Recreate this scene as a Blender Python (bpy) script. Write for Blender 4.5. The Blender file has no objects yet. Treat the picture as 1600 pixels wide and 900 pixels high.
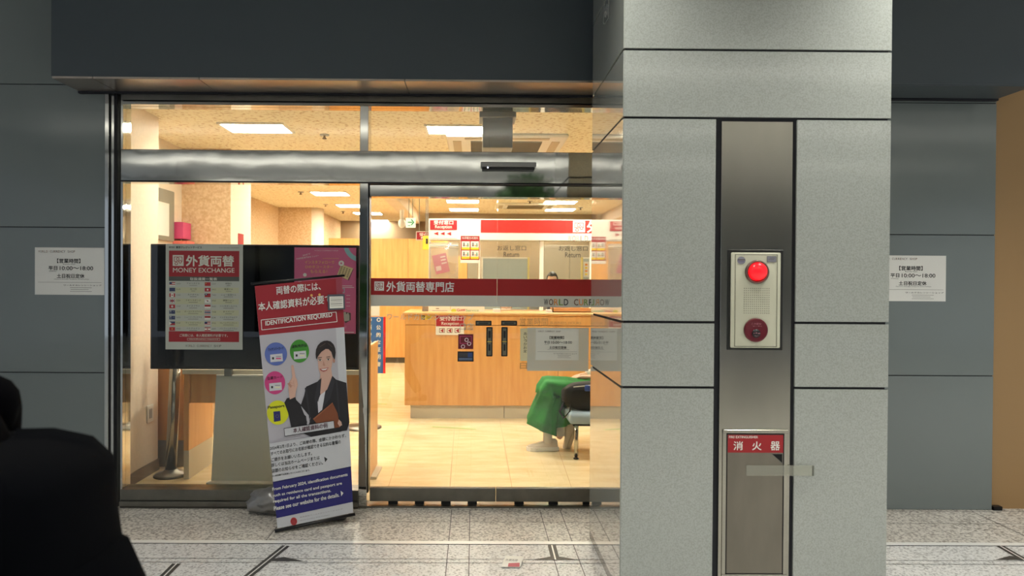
import bpy, bmesh, math, random
from mathutils import Vector, Matrix, noise
random.seed(7)
SC = bpy.context.scene
COL = SC.collection

# ------------------------------------------------------------------ camera
FPX, CX, CY = 1100.0, 749.0, 450.0
EYE = Vector((0, 0, 1.45))
YAW, PITCH, ROLL = 0.0082, 0.0084, 0.0062
CROT = Matrix.Rotation(-YAW, 3, 'Z') @ Matrix.Rotation(math.pi/2 - PITCH, 3, 'X') @ Matrix.Rotation(ROLL, 3, 'Z')
cam_d = bpy.data.cameras.new('camera'); cam = bpy.data.objects.new('camera', cam_d); COL.objects.link(cam)
cam.matrix_world = Matrix.Translation(EYE) @ CROT.to_4x4()
cam_d.sensor_width = 36; cam_d.lens = FPX/1600*36; cam_d.shift_x = (800-CX)/1600
cam_d.clip_start = .05; cam_d.clip_end = 100
cam_d.dof.use_dof = True; cam_d.dof.focus_distance = 4.4; cam_d.dof.aperture_fstop = 3.4
SC.camera = cam

# ------------------------------------------------------------------ exposure, world, lights
SC.view_settings.view_transform = 'Standard'; SC.view_settings.look = 'None'
SC.view_settings.gamma = 1; SC.view_settings.use_curve_mapping = False
SC.view_settings.exposure = 0.0
EXT_W = 96.0          # arcade downlights
INT_E = 59.0          # shop ceiling panels
UPL = 85.0           # added uplights that brighten the arcade ceiling
w = bpy.data.worlds.new('night'); SC.world = w; w.use_nodes = True
w.node_tree.nodes['Background'].inputs[0].default_value = (.30, .34, .40, 1)
w.node_tree.nodes['Background'].inputs[1].default_value = 1.35

# ------------------------------------------------------------------ helpers
def ray(px, py):
    return CROT @ Vector(((px-CX)/FPX, -(py-CY)/FPX, -1))
def P(px, py, Y):
    d = ray(px, py); return EYE + d*(Y/d.y)
def F(px, py, z=0.0):
    d = ray(px, py); return EYE + d*((z-EYE.z)/d.z)
def lin(c):
    c /= 255.0
    return c/12.92 if c <= .04045 else ((c+.055)/1.055)**2.4
MATS = {}
def mat(name, rgb, rough=.5, metal=0, emit=0, coat=0, spec=.5, noise_amt=0, nscale=20, bump=0, bscale=80, rgb2=None, stretch=None, alpha=1, detail=4, thr=None, sheen=0):
    if name in MATS: return MATS[name]
    m = bpy.data.materials.new(name); m.use_nodes = True; nt = m.node_tree; b = nt.nodes['Principled BSDF']
    c = (lin(rgb[0]), lin(rgb[1]), lin(rgb[2]), 1)
    b.inputs['Base Color'].default_value = c; b.inputs['Roughness'].default_value = rough
    b.inputs['Metallic'].default_value = metal; b.inputs['Specular IOR Level'].default_value = spec
    b.inputs['Coat Weight'].default_value = coat; b.inputs['Coat Roughness'].default_value = .03
    b.inputs['Alpha'].default_value = alpha; b.inputs['Sheen Weight'].default_value = sheen
    if emit:
        b.inputs['Emission Color'].default_value = c; b.inputs['Emission Strength'].default_value = emit
    tc = nt.nodes.new('ShaderNodeTexCoord'); mp = nt.nodes.new('ShaderNodeMapping')
    nt.links.new(tc.outputs['Object'], mp.inputs[0])
    if stretch: mp.inputs['Scale'].default_value = stretch
    n = nt.nodes.new('ShaderNodeTexNoise'); n.inputs['Scale'].default_value = nscale; n.inputs['Detail'].default_value = detail
    nt.links.new(mp.outputs[0], n.inputs['Vector'])
    if noise_amt or rgb2:
        r = nt.nodes.new('ShaderNodeValToRGB'); e = r.color_ramp.elements
        lo, hi = thr or (.3, .7); e[0].position = lo; e[1].position = hi
        if rgb2: c2 = (lin(rgb2[0]), lin(rgb2[1]), lin(rgb2[2]), 1)
        else: c2 = tuple(x*(1-noise_amt) for x in c[:3])+(1,)
        e[0].color = c2; e[1].color = c
        nt.links.new(n.outputs['Fac'], r.inputs[0]); nt.links.new(r.outputs[0], b.inputs['Base Color'])
    if bump:
        n2 = nt.nodes.new('ShaderNodeTexNoise'); n2.inputs['Scale'].default_value = bscale; n2.inputs['Detail'].default_value = 3
        nt.links.new(mp.outputs[0], n2.inputs['Vector'])
        bp = nt.nodes.new('ShaderNodeBump'); bp.inputs['Strength'].default_value = bump; bp.inputs['Distance'].default_value = .01
        nt.links.new(n2.outputs['Fac'], bp.inputs['Height']); nt.links.new(bp.outputs[0], b.inputs['Normal'])
    MATS[name] = m; return m
def glass_mat(name, tint=(1, 1, 1), ior=1.5, rough=0.0, haze=0, haze_rgb=(200, 200, 195)):
    m = bpy.data.materials.new(name); m.use_nodes = True; nt = m.node_tree; nt.nodes.clear()
    out = nt.nodes.new('ShaderNodeOutputMaterial'); fr = nt.nodes.new('ShaderNodeFresnel'); fr.inputs[0].default_value = ior
    t = nt.nodes.new('ShaderNodeBsdfTransparent'); t.inputs[0].default_value = (*tint, 1)
    g = nt.nodes.new('ShaderNodeBsdfGlossy'); g.inputs['Roughness'].default_value = rough
    mx = nt.nodes.new('ShaderNodeMixShader'); nt.links.new(fr.outputs[0], mx.inputs[0])
    src = t
    if haze:
        d = nt.nodes.new('ShaderNodeBsdfDiffuse'); d.inputs[0].default_value = (lin(haze_rgb[0]), lin(haze_rgb[1]), lin(haze_rgb[2]), 1)
        m2 = nt.nodes.new('ShaderNodeMixShader'); m2.inputs[0].default_value = haze
        nt.links.new(t.outputs[0], m2.inputs[1]); nt.links.new(d.outputs[0], m2.inputs[2]); src = m2
    nt.links.new(src.outputs[0], mx.inputs[1]); nt.links.new(g.outputs[0], mx.inputs[2]); nt.links.new(mx.outputs[0], out.inputs[0])
    MATS[name] = m; return m

def wloc(o):
    v = Vector((0, 0, 0))
    while o is not None: v += o.location; o = o.parent
    return v
class MB:
    def __init__(s): s.bm = bmesh.new(); s.mats = []
    def mi(s, m):
        if m not in s.mats: s.mats.append(m)
        return s.mats.index(m)
    def face(s, pts, m, smooth=False):
        vs = [s.bm.verts.new(p) for p in pts]
        f = s.bm.faces.new(vs); f.material_index = s.mi(m); f.smooth = smooth; return f
    def box(s, x0, x1, y0, y1, z0, z1, m, bev=0, rot=None, c=None, seg=1):
        x0, x1 = min(x0, x1), max(x0, x1); y0, y1 = min(y0, y1), max(y0, y1); z0, z1 = min(z0, z1), max(z0, z1)
        t = bmesh.new(); bmesh.ops.create_cube(t, size=1)
        for v in t.verts: v.co = Vector((x0+(v.co.x+.5)*(x1-x0), y0+(v.co.y+.5)*(y1-y0), z0+(v.co.z+.5)*(z1-z0)))
        if bev: bmesh.ops.bevel(t, geom=list(t.edges), offset=bev, segments=seg, profile=.5, affect='EDGES')
        if rot is not None:
            c = c or Vector(((x0+x1)/2, (y0+y1)/2, (z0+z1)/2))
            for v in t.verts: v.co = rot @ (v.co-c) + c
        s.merge(t, m, smooth=seg > 1)
        return s
    def merge(s, t, m, smooth=False):
        k = s.mi(m); vm = {}
        for v in t.verts: vm[v] = s.bm.verts.new(v.co)
        for f in t.faces:
            try: g = s.bm.faces.new([vm[v] for v in f.verts]); g.material_index = k; g.smooth = smooth
            except ValueError: pass
        t.free()
    def tube(s, pts, r, m, seg=12, caps=True, squash=1.0, smooth=True):
        pts = [Vector(p) for p in pts]; n = len(pts)
        rs = r if isinstance(r, (list, tuple)) else [r]*n
        k = s.mi(m); rings = []; prev = None
        for i, p in enumerate(pts):
            d = (pts[min(i+1, n-1)]-pts[max(i-1, 0)]).normalized()
            if prev is None:
                a = d.cross(Vector((0, 1, 0)) if abs(d.y) < .9 else Vector((1, 0, 0))).normalized()
            else: a = (prev-d*prev.dot(d)).normalized()
            prev = a; b = d.cross(a)
            rings.append([s.bm.verts.new(p+(a*math.cos(2*math.pi*j/seg)+b*math.sin(2*math.pi*j/seg)*squash)*rs[i]) for j in range(seg)])
        for i in range(n-1):
            for j in range(seg):
                f = s.bm.faces.new([rings[i][j], rings[i][(j+1) % seg], rings[i+1][(j+1) % seg], rings[i+1][j]])
                f.material_index = k; f.smooth = smooth
        if caps:
            for q in (list(reversed(rings[0])), rings[-1]):
                f = s.bm.faces.new(q); f.material_index = k
        return s
    def loft(s, rings, m, smooth=True, caps=True, close=True):
        k = s.mi(m); R = [[s.bm.verts.new(p) for p in r] for r in rings]; n = len(R[0])
        for i in range(len(R)-1):
            for j in range(n if close else n-1):
                f = s.bm.faces.new([R[i][j], R[i][(j+1) % n], R[i+1][(j+1) % n], R[i+1][j]]); f.material_index = k; f.smooth = smooth
        if caps:
            for q in (list(reversed(R[0])), R[-1]):
                f = s.bm.faces.new(q); f.material_index = k
        return s
    def lathe(s, prof, c, m, seg=32, axis='Z', smooth=True):
        rings = []
        for r, h in prof:
            ring = []
            for j in range(seg):
                a = 2*math.pi*j/seg; u, v = r*math.cos(a), r*math.sin(a)
                if axis == 'Z': q = Vector((u, v, h))
                elif axis == 'Y': q = Vector((u, h, v))
                else: q = Vector((h, u, v))
                ring.append(Vector(c)+q)
            rings.append(ring)
        return s.loft(rings, m, smooth)
    def ball(s, c, r, m, sub=3, fn=None, smooth=True):
        t = bmesh.new(); bmesh.ops.create_icosphere(t, subdivisions=sub, radius=1)
        rr = r if isinstance(r, (tuple, list)) else (r, r, r)
        for v in t.verts:
            p = v.co.copy()
            if fn: p = fn(p)
            v.co = Vector(c)+Vector((p.x*rr[0], p.y*rr[1], p.z*rr[2]))
        s.merge(t, m, smooth); return s
    def build(s, name, parent=None, **kw):
        bmesh.ops.recalc_face_normals(s.bm, faces=list(s.bm.faces))
        me = bpy.data.meshes.new(name)
        if parent is None:
            xs = [v.co for v in s.bm.verts]
            lo = Vector((min(v.x for v in xs), min(v.y for v in xs), min(v.z for v in xs)))
            hi = Vector((max(v.x for v in xs), max(v.y for v in xs), max(v.z for v in xs)))
            loc = Vector(((lo.x+hi.x)/2, (lo.y+hi.y)/2, lo.z)); off = loc
        else: loc = Vector((0, 0, 0)); off = wloc(parent)
        for v in s.bm.verts: v.co -= off
        s.bm.to_mesh(me); s.bm.free()
        for m in s.mats: me.materials.append(m)
        o = bpy.data.objects.new(name, me); COL.objects.link(o); o.location = loc
        if parent is not None: o.parent = parent
        for k, v in kw.items(): o[k] = v
        return o
def box1(name, parent, m, *a, **kw):
    bev = kw.pop('bev', 0); seg = kw.pop('seg', 1)
    return MB().box(*a, m, bev, seg=seg).build(name, parent, **kw)
def thing(name, label, cat, loc=(0, 0, 0), group=None):
    o = bpy.data.objects.new(name, None); COL.objects.link(o); o.location = loc; o.empty_display_size = .1
    o['label'] = label; o['category'] = cat
    if group: o['group'] = group
    return o
def struct(mb, name): return mb.build(name, None, kind='structure')

# text outlines from Blender's own font, fitted to a unit box
TXT = {}
def glyphs(body, bold=0.0, res=3):
    key = (body, bold)
    if key in TXT: return TXT[key]
    cu = bpy.data.curves.new('t', 'FONT'); cu.body = body; cu.resolution_u = res; cu.offset = bold; cu.fill_mode = 'FRONT'
    o = bpy.data.objects.new('t', cu); COL.objects.link(o)
    dg = bpy.context.evaluated_depsgraph_get(); me = bpy.data.meshes.new_from_object(o.evaluated_get(dg))
    vs = [(v.co.x, v.co.y) for v in me.vertices]; fs = [tuple(p.vertices) for p in me.polygons]
    bpy.data.objects.remove(o); bpy.data.curves.remove(cu); bpy.data.meshes.remove(me)
    if not vs: TXT[key] = ([], []); return TXT[key]
    x0, x1 = min(v[0] for v in vs), max(v[0] for v in vs); y0, y1 = min(v[1] for v in vs), max(v[1] for v in vs)
    vs = [((x-x0)/(x1-x0 or 1), (y-y0)/(y1-y0 or 1)) for x, y in vs]
    TXT[key] = (vs, fs); return TXT[key]
class Art:
    """flat print: px,py -> point on the sheet; parts keep their own mesh"""
    def __init__(s, parent, fn, n=(0, -1, 0), step=.0007): s.p = parent; s.fn = fn; s.n = Vector(n).normalized(); s.parts = {}; s.step = step
    def at(s, x, y, l): return s.fn(x, y)+s.n*(l*s.step)
    def mb(s, part): return s.parts.setdefault(part, MB())
    def poly(s, part, m, pts, l=1): s.mb(part).face([s.at(x, y, l) for x, y in pts], m)
    def rect(s, part, m, x0, y0, x1, y1, l=1): s.poly(part, m, [(x0, y0), (x1, y0), (x1, y1), (x0, y1)], l)
    def frame(s, part, m, x0, y0, x1, y1, t, l=1):
        for a in ((x0, y0, x1, y0+t), (x0, y1-t, x1, y1), (x0, y0+t, x0+t, y1-t), (x1-t, y0+t, x1, y1-t)): s.rect(part, m, *a, l)
    def disc(s, part, m, cx, cy, rx, ry=None, l=1, n=28, a0=0, a1=2*math.pi):
        ry = ry or rx; s.poly(part, m, [(cx+rx*math.cos(a0+(a1-a0)*i/n), cy+ry*math.sin(a0+(a1-a0)*i/n)) for i in range(n)], l)
    def ring(s, part, m, cx, cy, r, t, l=1, n=24):
        for i in range(n):
            a, b = 2*math.pi*i/n, 2*math.pi*(i+1)/n
            s.poly(part, m, [(cx+r*math.cos(a), cy+r*math.sin(a)), (cx+r*math.cos(b), cy+r*math.sin(b)), (cx+(r-t)*math.cos(b), cy+(r-t)*math.sin(b)), (cx+(r-t)*math.cos(a), cy+(r-t)*math.sin(a))], l)
    def line(s, part, m, x0, y0, x1, y1, t, l=1):
        d = math.hypot(x1-x0, y1-y0) or 1; nx, ny = -(y1-y0)/d*t/2, (x1-x0)/d*t/2; n = max(1, int(d/12))
        for i in range(n):
            a, b, c, e = x0+(x1-x0)*i/n, y0+(y1-y0)*i/n, x0+(x1-x0)*(i+1)/n, y0+(y1-y0)*(i+1)/n
            s.poly(part, m, [(a+nx, b+ny), (c+nx, e+ny), (c-nx, e-ny), (a-nx, b-ny)], l)
    def tline(s, part, m, body, x0, y0, x1, y1, h, l=2, bold=0, up=(0, -1), colors=None):
        """baseline from (x0,y0) to (x1,y1), capital height h"""
        vs, fs = glyphs(body); b_ = bold*h*.9
        for i, (dx, dy) in enumerate(((-b_, -b_), (b_, -b_), (-b_, b_), (b_, b_)) if bold else ((0, 0),)):
            s.stamp(part, m, vs, fs, x0+dx, y0+dy, x1+dx, y1+dy, h, l+.22*i, up)
    def stamp(s, part, m, vs, fs, x0, y0, x1, y1, h, l, up):
        mb = s.mb(part); k = mb.mi(m)
        V = [mb.bm.verts.new(s.at(x0+(x1-x0)*u+up[0]*h*v, y0+(y1-y0)*u+up[1]*h*v, l)) for u, v in vs]
        for f in fs:
            try: g = mb.bm.faces.new([V[i] for i in f]); g.material_index = k
            except ValueError: pass
    def text(s, part, m, body, x0, y0, x1, y1, l=2, bold=0): s.tline(part, m, body, x0, y1, x1, y1, y1-y0, l, bold)
    def rainbow(s, part, ms, body, x0, y0, x1, y1, l=2, bold=0):
        n = len(body); wd = (x1-x0)/n
        for i, c in enumerate(body):
            if c != ' ': s.text(part, ms[i % len(ms)], c, x0+i*wd+wd*.1, y0, x0+i*wd+wd*.92, y1, l, bold)
    def build(s):
        for k, mb in s.parts.items():
            if mb.bm.verts: 
                bm = mb.bm; me = bpy.data.meshes.new(k); off = wloc(s.p)
                for v in bm.verts: v.co -= off
                for f in bm.faces:
                    f.normal_update()
                    if f.normal.dot(s.n) < 0: f.normal_flip()
                bm.to_mesh(me); bm.free()
                for m in mb.mats: me.materials.append(m)
                o = bpy.data.objects.new(k.split('#')[0], me); COL.objects.link(o); o.parent = s.p
def wallmap(x0, y0, x1, y1, Y):
    a, b = P(x0, y0, Y), P(x1, y1, Y)
    return lambda x, y: Vector((a.x+(b.x-a.x)*(x-x0)/(x1-x0), Y, a.z+(b.z-a.z)*(y-y0)/(y1-y0)))
def icon(A, part, bg, fg, x0, y0, x1, y1, l=2):
    """exchange mark: a note and three coins in a square"""
    W, H = x1-x0, y1-y0; X = lambda u: x0+u*W; Y = lambda v: y0+v*H
    A.rect(part, bg, x0, y0, x1, y1, l)
    A.frame(part, fg, X(.12), Y(.14), X(.88), Y(.6), W*.05, l+1)
    for u, v in ((.47, .36), (.7, .62), (.34, .78)):
        A.disc(part, bg, X(u), Y(v), W*.15, l=l+2, n=14); A.ring(part, fg, X(u), Y(v), W*.15, W*.055, l+3, 14)
# ------------------------------------------------------------------ materials
WHITE = mat('paper_white', (225, 225, 220), .6); INK = mat('ink_black', (30, 30, 32), .6); GREYINK = mat('ink_grey', (105, 100, 98), .6)
RED = mat('print_red', (165, 28, 36), .5); BRIGHTRED = mat('sign_red', (225, 45, 40), .45); PINK = mat('print_pink', (205, 75, 125), .5)
GREEN = mat('print_green', (40, 130, 50), .5); BLUE = mat('print_blue', (60, 110, 175), .5); NAVY = mat('print_navy', (35, 35, 105), .5)
YELLOW = mat('print_yellow', (235, 205, 50), .5); ORANGE = mat('print_orange', (225, 140, 50), .5); CREAM = mat('print_cream', (225, 222, 180), .5)
BLACK = mat('black_plastic', (14, 14, 15), .4)
STEEL = mat('mirror_stainless', (198, 198, 192), .05, 1, noise_amt=.05, nscale=3, bump=.22, bscale=1.6)
BRUSH = mat('brushed_stainless', (178, 174, 162), .2, 1, noise_amt=.22, nscale=4, stretch=(1, 1, .35), bump=.05, bscale=3)
SATIN = mat('satin_stainless', (132, 130, 122), .34, 1, noise_amt=.25, nscale=9)
DARKST = mat('dark_metal', (40, 40, 40), .35, .8)
PANEL = mat('grey_glazed_panel', (118, 126, 125), .1, 0, spec=.45, noise_amt=.06, nscale=1.5)
FASC = mat('fascia_blue_grey', (70, 78, 84), .38, 0, spec=.3)
SOFF = mat('soffit_metal', (175, 165, 155), .32, .85, noise_amt=.15, nscale=3, stretch=(.4, 1, 1))
JOINT = mat('joint_black', (16, 17, 26), .6)
PILLAR = mat('pillar_ceramic', (172, 175, 166), .045, 0, spec=.6, coat=1, rgb2=(158, 162, 154), nscale=170, detail=2, thr=(.35, .62))
PILLF = mat('pillar_ceramic_front', (172, 176, 170), .07, 0, spec=.5, rgb2=(158, 162, 154), nscale=170, detail=2, thr=(.35, .62))
OCHRE = mat('ochre_wall', (156, 124, 82), .5)
GRAN = mat('granite_pavement', (222, 216, 206), .38, 0, rgb2=(142, 134, 124), nscale=75, detail=3, thr=(.36, .56), bump=.1, bscale=60)
GRAN2 = mat('granite_light', (228, 227, 224), .35, 0, rgb2=(158, 156, 153), nscale=85, detail=3, thr=(.34, .52), bump=.1, bscale=60)
GROUT = mat('grout', (100, 97, 93), .8); INLAY = mat('steel_floor_strip', (248, 247, 242), .42, .25); DINLAY = mat('dark_floor_inlay', (78, 76, 73), .5, .3)
CEILO = mat('arcade_ceiling', (215, 214, 208), .45, noise_amt=.06, nscale=2)
CREAMW = mat('cream_wallpaper', (240, 225, 205), .75, noise_amt=.08, nscale=40, bump=.15, bscale=120)
MOTTLE = mat('mottled_wallpaper', (226, 200, 165), .75, rgb2=(205, 172, 132), nscale=38, detail=5, thr=(.35, .65), bump=.2, bscale=90)
CEILI = mat('shop_ceiling_board', (252, 243, 214), .85, rgb2=(214, 192, 150), nscale=30, detail=4, thr=(.36, .46))
TAN = mat('tan_back_wall', (152, 132, 104), .8)
SHOPFL = mat('beige_floor_tile', (238, 223, 186), .16, 0, spec=.55, rgb2=(225, 205, 162), nscale=3.2, detail=6, stretch=(1, 3.2, 1), thr=(.35, .65))
WOOD = mat('orange_wood', (226, 172, 104), .35, 0, rgb2=(212, 153, 84), nscale=4, detail=5, stretch=(6, 6, .5), thr=(.3, .7))
KICK = mat('grey_kickboard', (198, 190, 170), .45)
LAMP = mat('lamp_panel', (255, 244, 224), .5, emit=INT_E)
DL = mat('downlight_lens', (255, 252, 240), .5, emit=40)
WHITEP = mat('white_laminate', (238, 236, 226), .4); GREYP = mat('grey_plastic', (165, 165, 158), .45)
GLASS = glass_mat('clear_glass', (.97, .985, .975)); FILM = glass_mat('plastic_sleeve', (.9, .9, .88), 1.45, .12, .75, (222, 224, 210))
TAPE = glass_mat('clear_tape', (.98, .98, .96), 1.2, .3, .24, (215, 215, 200))
BAGPL = glass_mat('clear_bag', (.9, .9, .9), 1.4, .1, .25, (225, 220, 205))
YF = 4.5

# ------------------------------------------------------------------ outside shell
f = MB()
f.box(-9, 12, -9, 3.905, -.1, 0, GRAN2); f.box(-9, 12, 3.905, 4.62, -.1, 0, GRAN)
f.box(-9, 12, 3.88, 3.925, -.02, .002, INLAY); f.box(-9, 12, 3.876, 3.88, -.02, .0022, DARKST)
def fj(x0, y0, x1, y1, wd=.0045, m=GROUT, z=.0012):
    a, b = Vector((x0, y0, 0)), Vector((x1, y1, 0)); d = (b-a).normalized(); n = Vector((-d.y, d.x, 0))*wd/2
    f.face([a+n+Vector((0, 0, z)), b+n+Vector((0, 0, z)), b-n+Vector((0, 0, z)), a-n+Vector((0, 0, z))], m)
for y in (3.67, 3.62): fj(-9, y, 12, y)
fj(-.93, 4.24, 12, 4.24); fj(-9, 4.47, 12, 4.47)
for k in range(8): fj(-9, 3.1-k*.6, 12, 3.1-k*.6)
for x in (-1.15, -.13, -.015, .43, .56, 1.9, 2.02, 3.2): fj(x, 3.925, x, 4.47); 
for x in (-.13, -.015, .43, .56, 1.9, 2.02): fj(x, -3, x, 3.885)
for k in range(60): fj(-2.4+k*.11, 4.47, -2.4+k*.11, 4.56, .004)
for (a, b) in (((447, 853), (386, 902)), ((276, 881), (255, 902)), ((862, 852), (868, 875)), ((1562, 853), (1602, 876))):
    p, q = F(*a), F(*b); fj(p.x, p.y, q.x, q.y, .045, DINLAY, .0016); fj(p.x, p.y, q.x, q.y, .008, INLAY, .0022)
for cx_, cy_ in ((440, 876), (868, 874), (1588, 874)):
    c = F(cx_, cy_); f.face([c+Vector((-.12, -.01, .0018)), c+Vector((0, .045, .0018)), c+Vector((.12, -.01, .0018))], DINLAY)
f.box(-9, 12, 4.62, 15.2, -.1, 0, SHOPFL)
for p, q in (((641, 656), (607, 760)), ((711, 656), (703, 762)), ((781, 656), (800, 762)), ((868, 690), (893, 762)), ((560, 668), (470, 760))):
    a, b = F(*p), F(*q); fj(a.x, a.y, b.x, b.y, .005, mat('floor_seam', (170, 140, 95), .5))
struct(f, 'floor')
BACKG = mat('far_street_wall', (120, 122, 120), .7); 
b = MB(); b.box(-9, 12, -11.2, -11, 0, 5, BACKG)
for k in range(9): b.box(-8.5+k*2.3, -8.4+k*2.3, -11, -10.9, 0, 5, DARKST)
struct(b, 'wall_street')
c = MB(); CZ = 3.45
c.box(-9, 12, -8.5, 4.5, CZ, CZ+.15, CEILO)
for k in range(-5, 7): c.box(-.99+k*1.8, -.98+k*1.8, -8.5, 4.2, CZ-.002, CZ+.01, JOINT)
for y in (-6.9, -5.1, -3.3, -1.5, .3, 2.1): c.box(-9, 12, y, y+.01, CZ-.002, CZ+.01, JOINT)
c.box(-9, 12, -8.8, -8.5, CZ-.1, CZ+.5, CEILO)
struct(c, 'ceiling_arcade')
# flanking walls of glazed panels: dark backing plus separate panels
def panelwall(name, x0, x1, zs, y=YF, m=PANEL, gap=.006, xs=None):
    w_ = MB(); w_.box(x0, x1, y+.012, y+.25, 0, zs[-1], JOINT); xs = xs or [x0, x1]
    for i in range(len(zs)-1):
        for j in range(len(xs)-1):
            w_.box(xs[j]+gap/2, xs[j+1]-gap/2, y, y+.015, zs[i]+gap/2, zs[i+1]-gap/2, m)
    return struct(w_, name)
zL = lambda py, px=80: P(px, py, YF).z
panelwall('wall_left', -5.5, P(165, 400, YF).x, [0, zL(582), zL(355), zL(132), 3.5])
XR0 = P(1278, 400, YF).x; XR1 = P(1554, 480, YF).x
panelwall('wall_right', XR0, XR1, [0, P(1470, 587, YF).z, P(1470, 367, YF).z, P(1470, 161, YF).z, 3.5])
o_ = MB(); o_.box(XR1, 12, YF+.03, YF+.25, 0, 3.5, OCHRE); o_.box(XR1+.004, XR1+.06, YF-.01, YF+.03, 0, .025, DARKST); struct(o_, 'wall_ochre')
# fascia box with metal soffit
YFA = P(80, 122, 4.19).y; fz = P(80, 122, YFA).z; XL_ = P(80, 122, YFA).x; XR_ = P(1555, 160, YF).x
fa = MB(); fa.box(XL_, XR_, YFA, YF+.02, fz+.012, CZ, FASC)
sofx = [XL_+.002, P(186, 150, YF).x, P(341, 148, YF).x, P(640, 155, YF).x, P(640, 155, YF).x+2.2, XR_-.002]
for i in range(5): fa.box(sofx[i]+.002, sofx[i+1]-.003, YFA+.002, YF, fz, fz+.02, FASC if i == 4 else SOFF)
fa.box(XL_, XR_, YF-.03, YF, fz-.012, fz+.01, JOINT)
struct(fa, 'wall_fascia')

# ------------------------------------------------------------------ shop front frame (stainless)
zt = P(560, 166, YF).z                     # underside of the head
zh1 = P(380, 235, YF).z; zh0 = P(380, 284, YF).z
XG0 = P(190, 400, YF).x; XM0 = P(562, 400, YF).x; XM1 = P(575, 400, YF).x; XGR = XR0
zs_ = P(380, 765, YF).z
fr = MB()
xj = [P(x, 400, YF).x for x in (165.5, 171, 173, 178, 184, 190)]
fr.box(xj[0], xj[1], YF-.015, YF+.12, 0, fz, STEEL); fr.box(xj[1], xj[2], YF+.005, YF+.1, 0, fz, JOINT)
fr.box(xj[2], xj[3], YF+.005, YF+.12, 0, fz, STEEL); fr.box(xj[3]+.003, xj[4], YF-.008, YF+.12, 0, fz, DARKST); fr.box(xj[4], xj[5], YF+.015, YF+.12, 0, fz, STEEL)
struct(fr, 'trim_1')
fr = MB()
fr.box(XG0, XGR, YF-.005, YF+.12, zt, zt+.018, STEEL); fr.box(XG0, XGR, YF+.02, YF+.12, zt+.018, zt+.026, JOINT); fr.box(XG0, XGR, YF-.01, YF+.12, zt+.026, fz-.01, SATIN)
struct(fr, 'trim_2')
fr = MB(); fr.box(XG0, XGR, YF-.015, YF+.14, zh0, zh1, STEEL, .003); fr.box(XG0, XGR, YF-.018, YF, zh0-.006, zh0, JOINT); struct(fr, 'trim_3')
fr = MB(); fr.box(XM0, XM1, YF-.01, YF+.12, zs_-.1, zt, STEEL, .002); fr.box(XM0-.003, XM0, YF+.01, YF+.1, zs_-.1, zt, DARKST); fr.box(XM1, XM1+.006, YF+.01, YF+.1, zs_-.02, zh0, DARKST)
fr.box(XM0, XM1, YF-.012, YF+.12, .0, zs_-.1, SATIN); struct(fr, 'trim_4')
fr = MB()   # sill under the fixed window
fr.box(XG0, XM0, YF-.01, YF+.12, zs_-.07, zs_, SATIN, .003); fr.box(XG0, XM0, YF-.03, YF+.12, zs_-.1, zs_-.07, SATIN, .002); fr.box(XG0, XM0, YF-.02, YF+.12, 0, zs_-.1, mat('sill_dark_steel', (95, 92, 85), .35, .9), .002)
struct(fr, 'trim_5')
wn = MB(); wn.box(XG0, XM0, YF+.05, YF+.058, zs_, zh0, GLASS); struct(wn, 'window_1')
wn = MB(); wn.box(XG0, XM0, YF+.05, YF+.058, zh1, zt, GLASS); struct(wn, 'window_2')
wn = MB(); wn.box(XM1, XGR, YF+.05, YF+.058, zh1, zt, GLASS); struct(wn, 'window_3')
fr = MB(); ztr0 = P(700, 307, YF).z; ztr1 = P(700, 289, YF).z
fr.box(XM1+.006, XGR, YF+.02, YF+.12, ztr0, ztr1, STEEL, .002); fr.box(XM1+.006, XGR, YF+.03, YF+.12, ztr1, zh0-.006, JOINT)
fr.box(XM1, XGR, YF+.0, YF+.12, 0, .012, SATIN)
struct(fr, 'trim_6')
# sliding door leaves
YD = YF+.05; XJ = P(777, 400, YD).x; zb1 = P(760, 762, YD).z; zb0 = P(760, 783, YD).z
def door(name, x0, x1):
    d = bpy.data.objects.new(name, None); COL.objects.link(d); d.location = ((x0+x1)/2, YD, 0); d['kind'] = 'structure'
    MB().box(x0, x1, YD, YD+.01, zb1, ztr0, GLASS).build('door_glass', d)
    MB().box(x0, x1, YD-.012, YD+.025, zb0, zb1, SATIN, .003).build('bottom_rail', d)
    k = MB()
    for i in range(4): 
        xx = x0+.12+i*(x1-x0-.3)/3; k.box(xx, xx+.06, YD-.005, YD+.02, .012, zb0, BLACK)
    k.build('floor_guide', d)
    return d
d1 = door('door_1', XM1+.012, XJ-.0015); d2 = door('door_2', XJ+.0015, P(1010, 400, YD).x)
d3 = MB().box(P(1010, 400, YD).x+.01, XGR, YD+.03, YD+.04, zb0, ztr0, GLASS).box(P(1010, 400, YD).x+.01, XGR, YD+.018, YD+.055, 0.012, zb1, SATIN); struct(d3, 'window_4')
# printed bands across both leaves
FROST = glass_mat('frosted_band', (.35, .36, .35), 1.45, .3, .85, (222, 220, 208))
BAND = mat('band_dark_red', (160, 28, 30), .35)
for d, xa, xb in ((d1, XM1+.012, XJ-.0015), (d2, XJ+.0015, P(1010, 400, YD).x)):
    mp = wallmap(577, 434, 920, 480, YD-.001); g = MB()
    ptop, pmid, pbot = mp(600, 434.5).z, mp(600, 462).z, mp(600, 480).z
    g.box(xa, xb, YD-.0012, YD-.0004, pmid, ptop, BAND).build('red_band', d)
    MB().box(xa, xb, YD-.0012, YD-.0004, pbot, pmid, FROST).build('frosted_band', d)
A = Art(d1, wallmap(577, 434, 920, 480, YD-.002), step=.0004)
icon(A, 'door_lettering', WHITE, BAND, 585, 440, 600, 455, 1)
A.text('door_lettering', WHITE, '外貨両替専門店', 604, 440, 709, 456.5, 2, .018)
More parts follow.
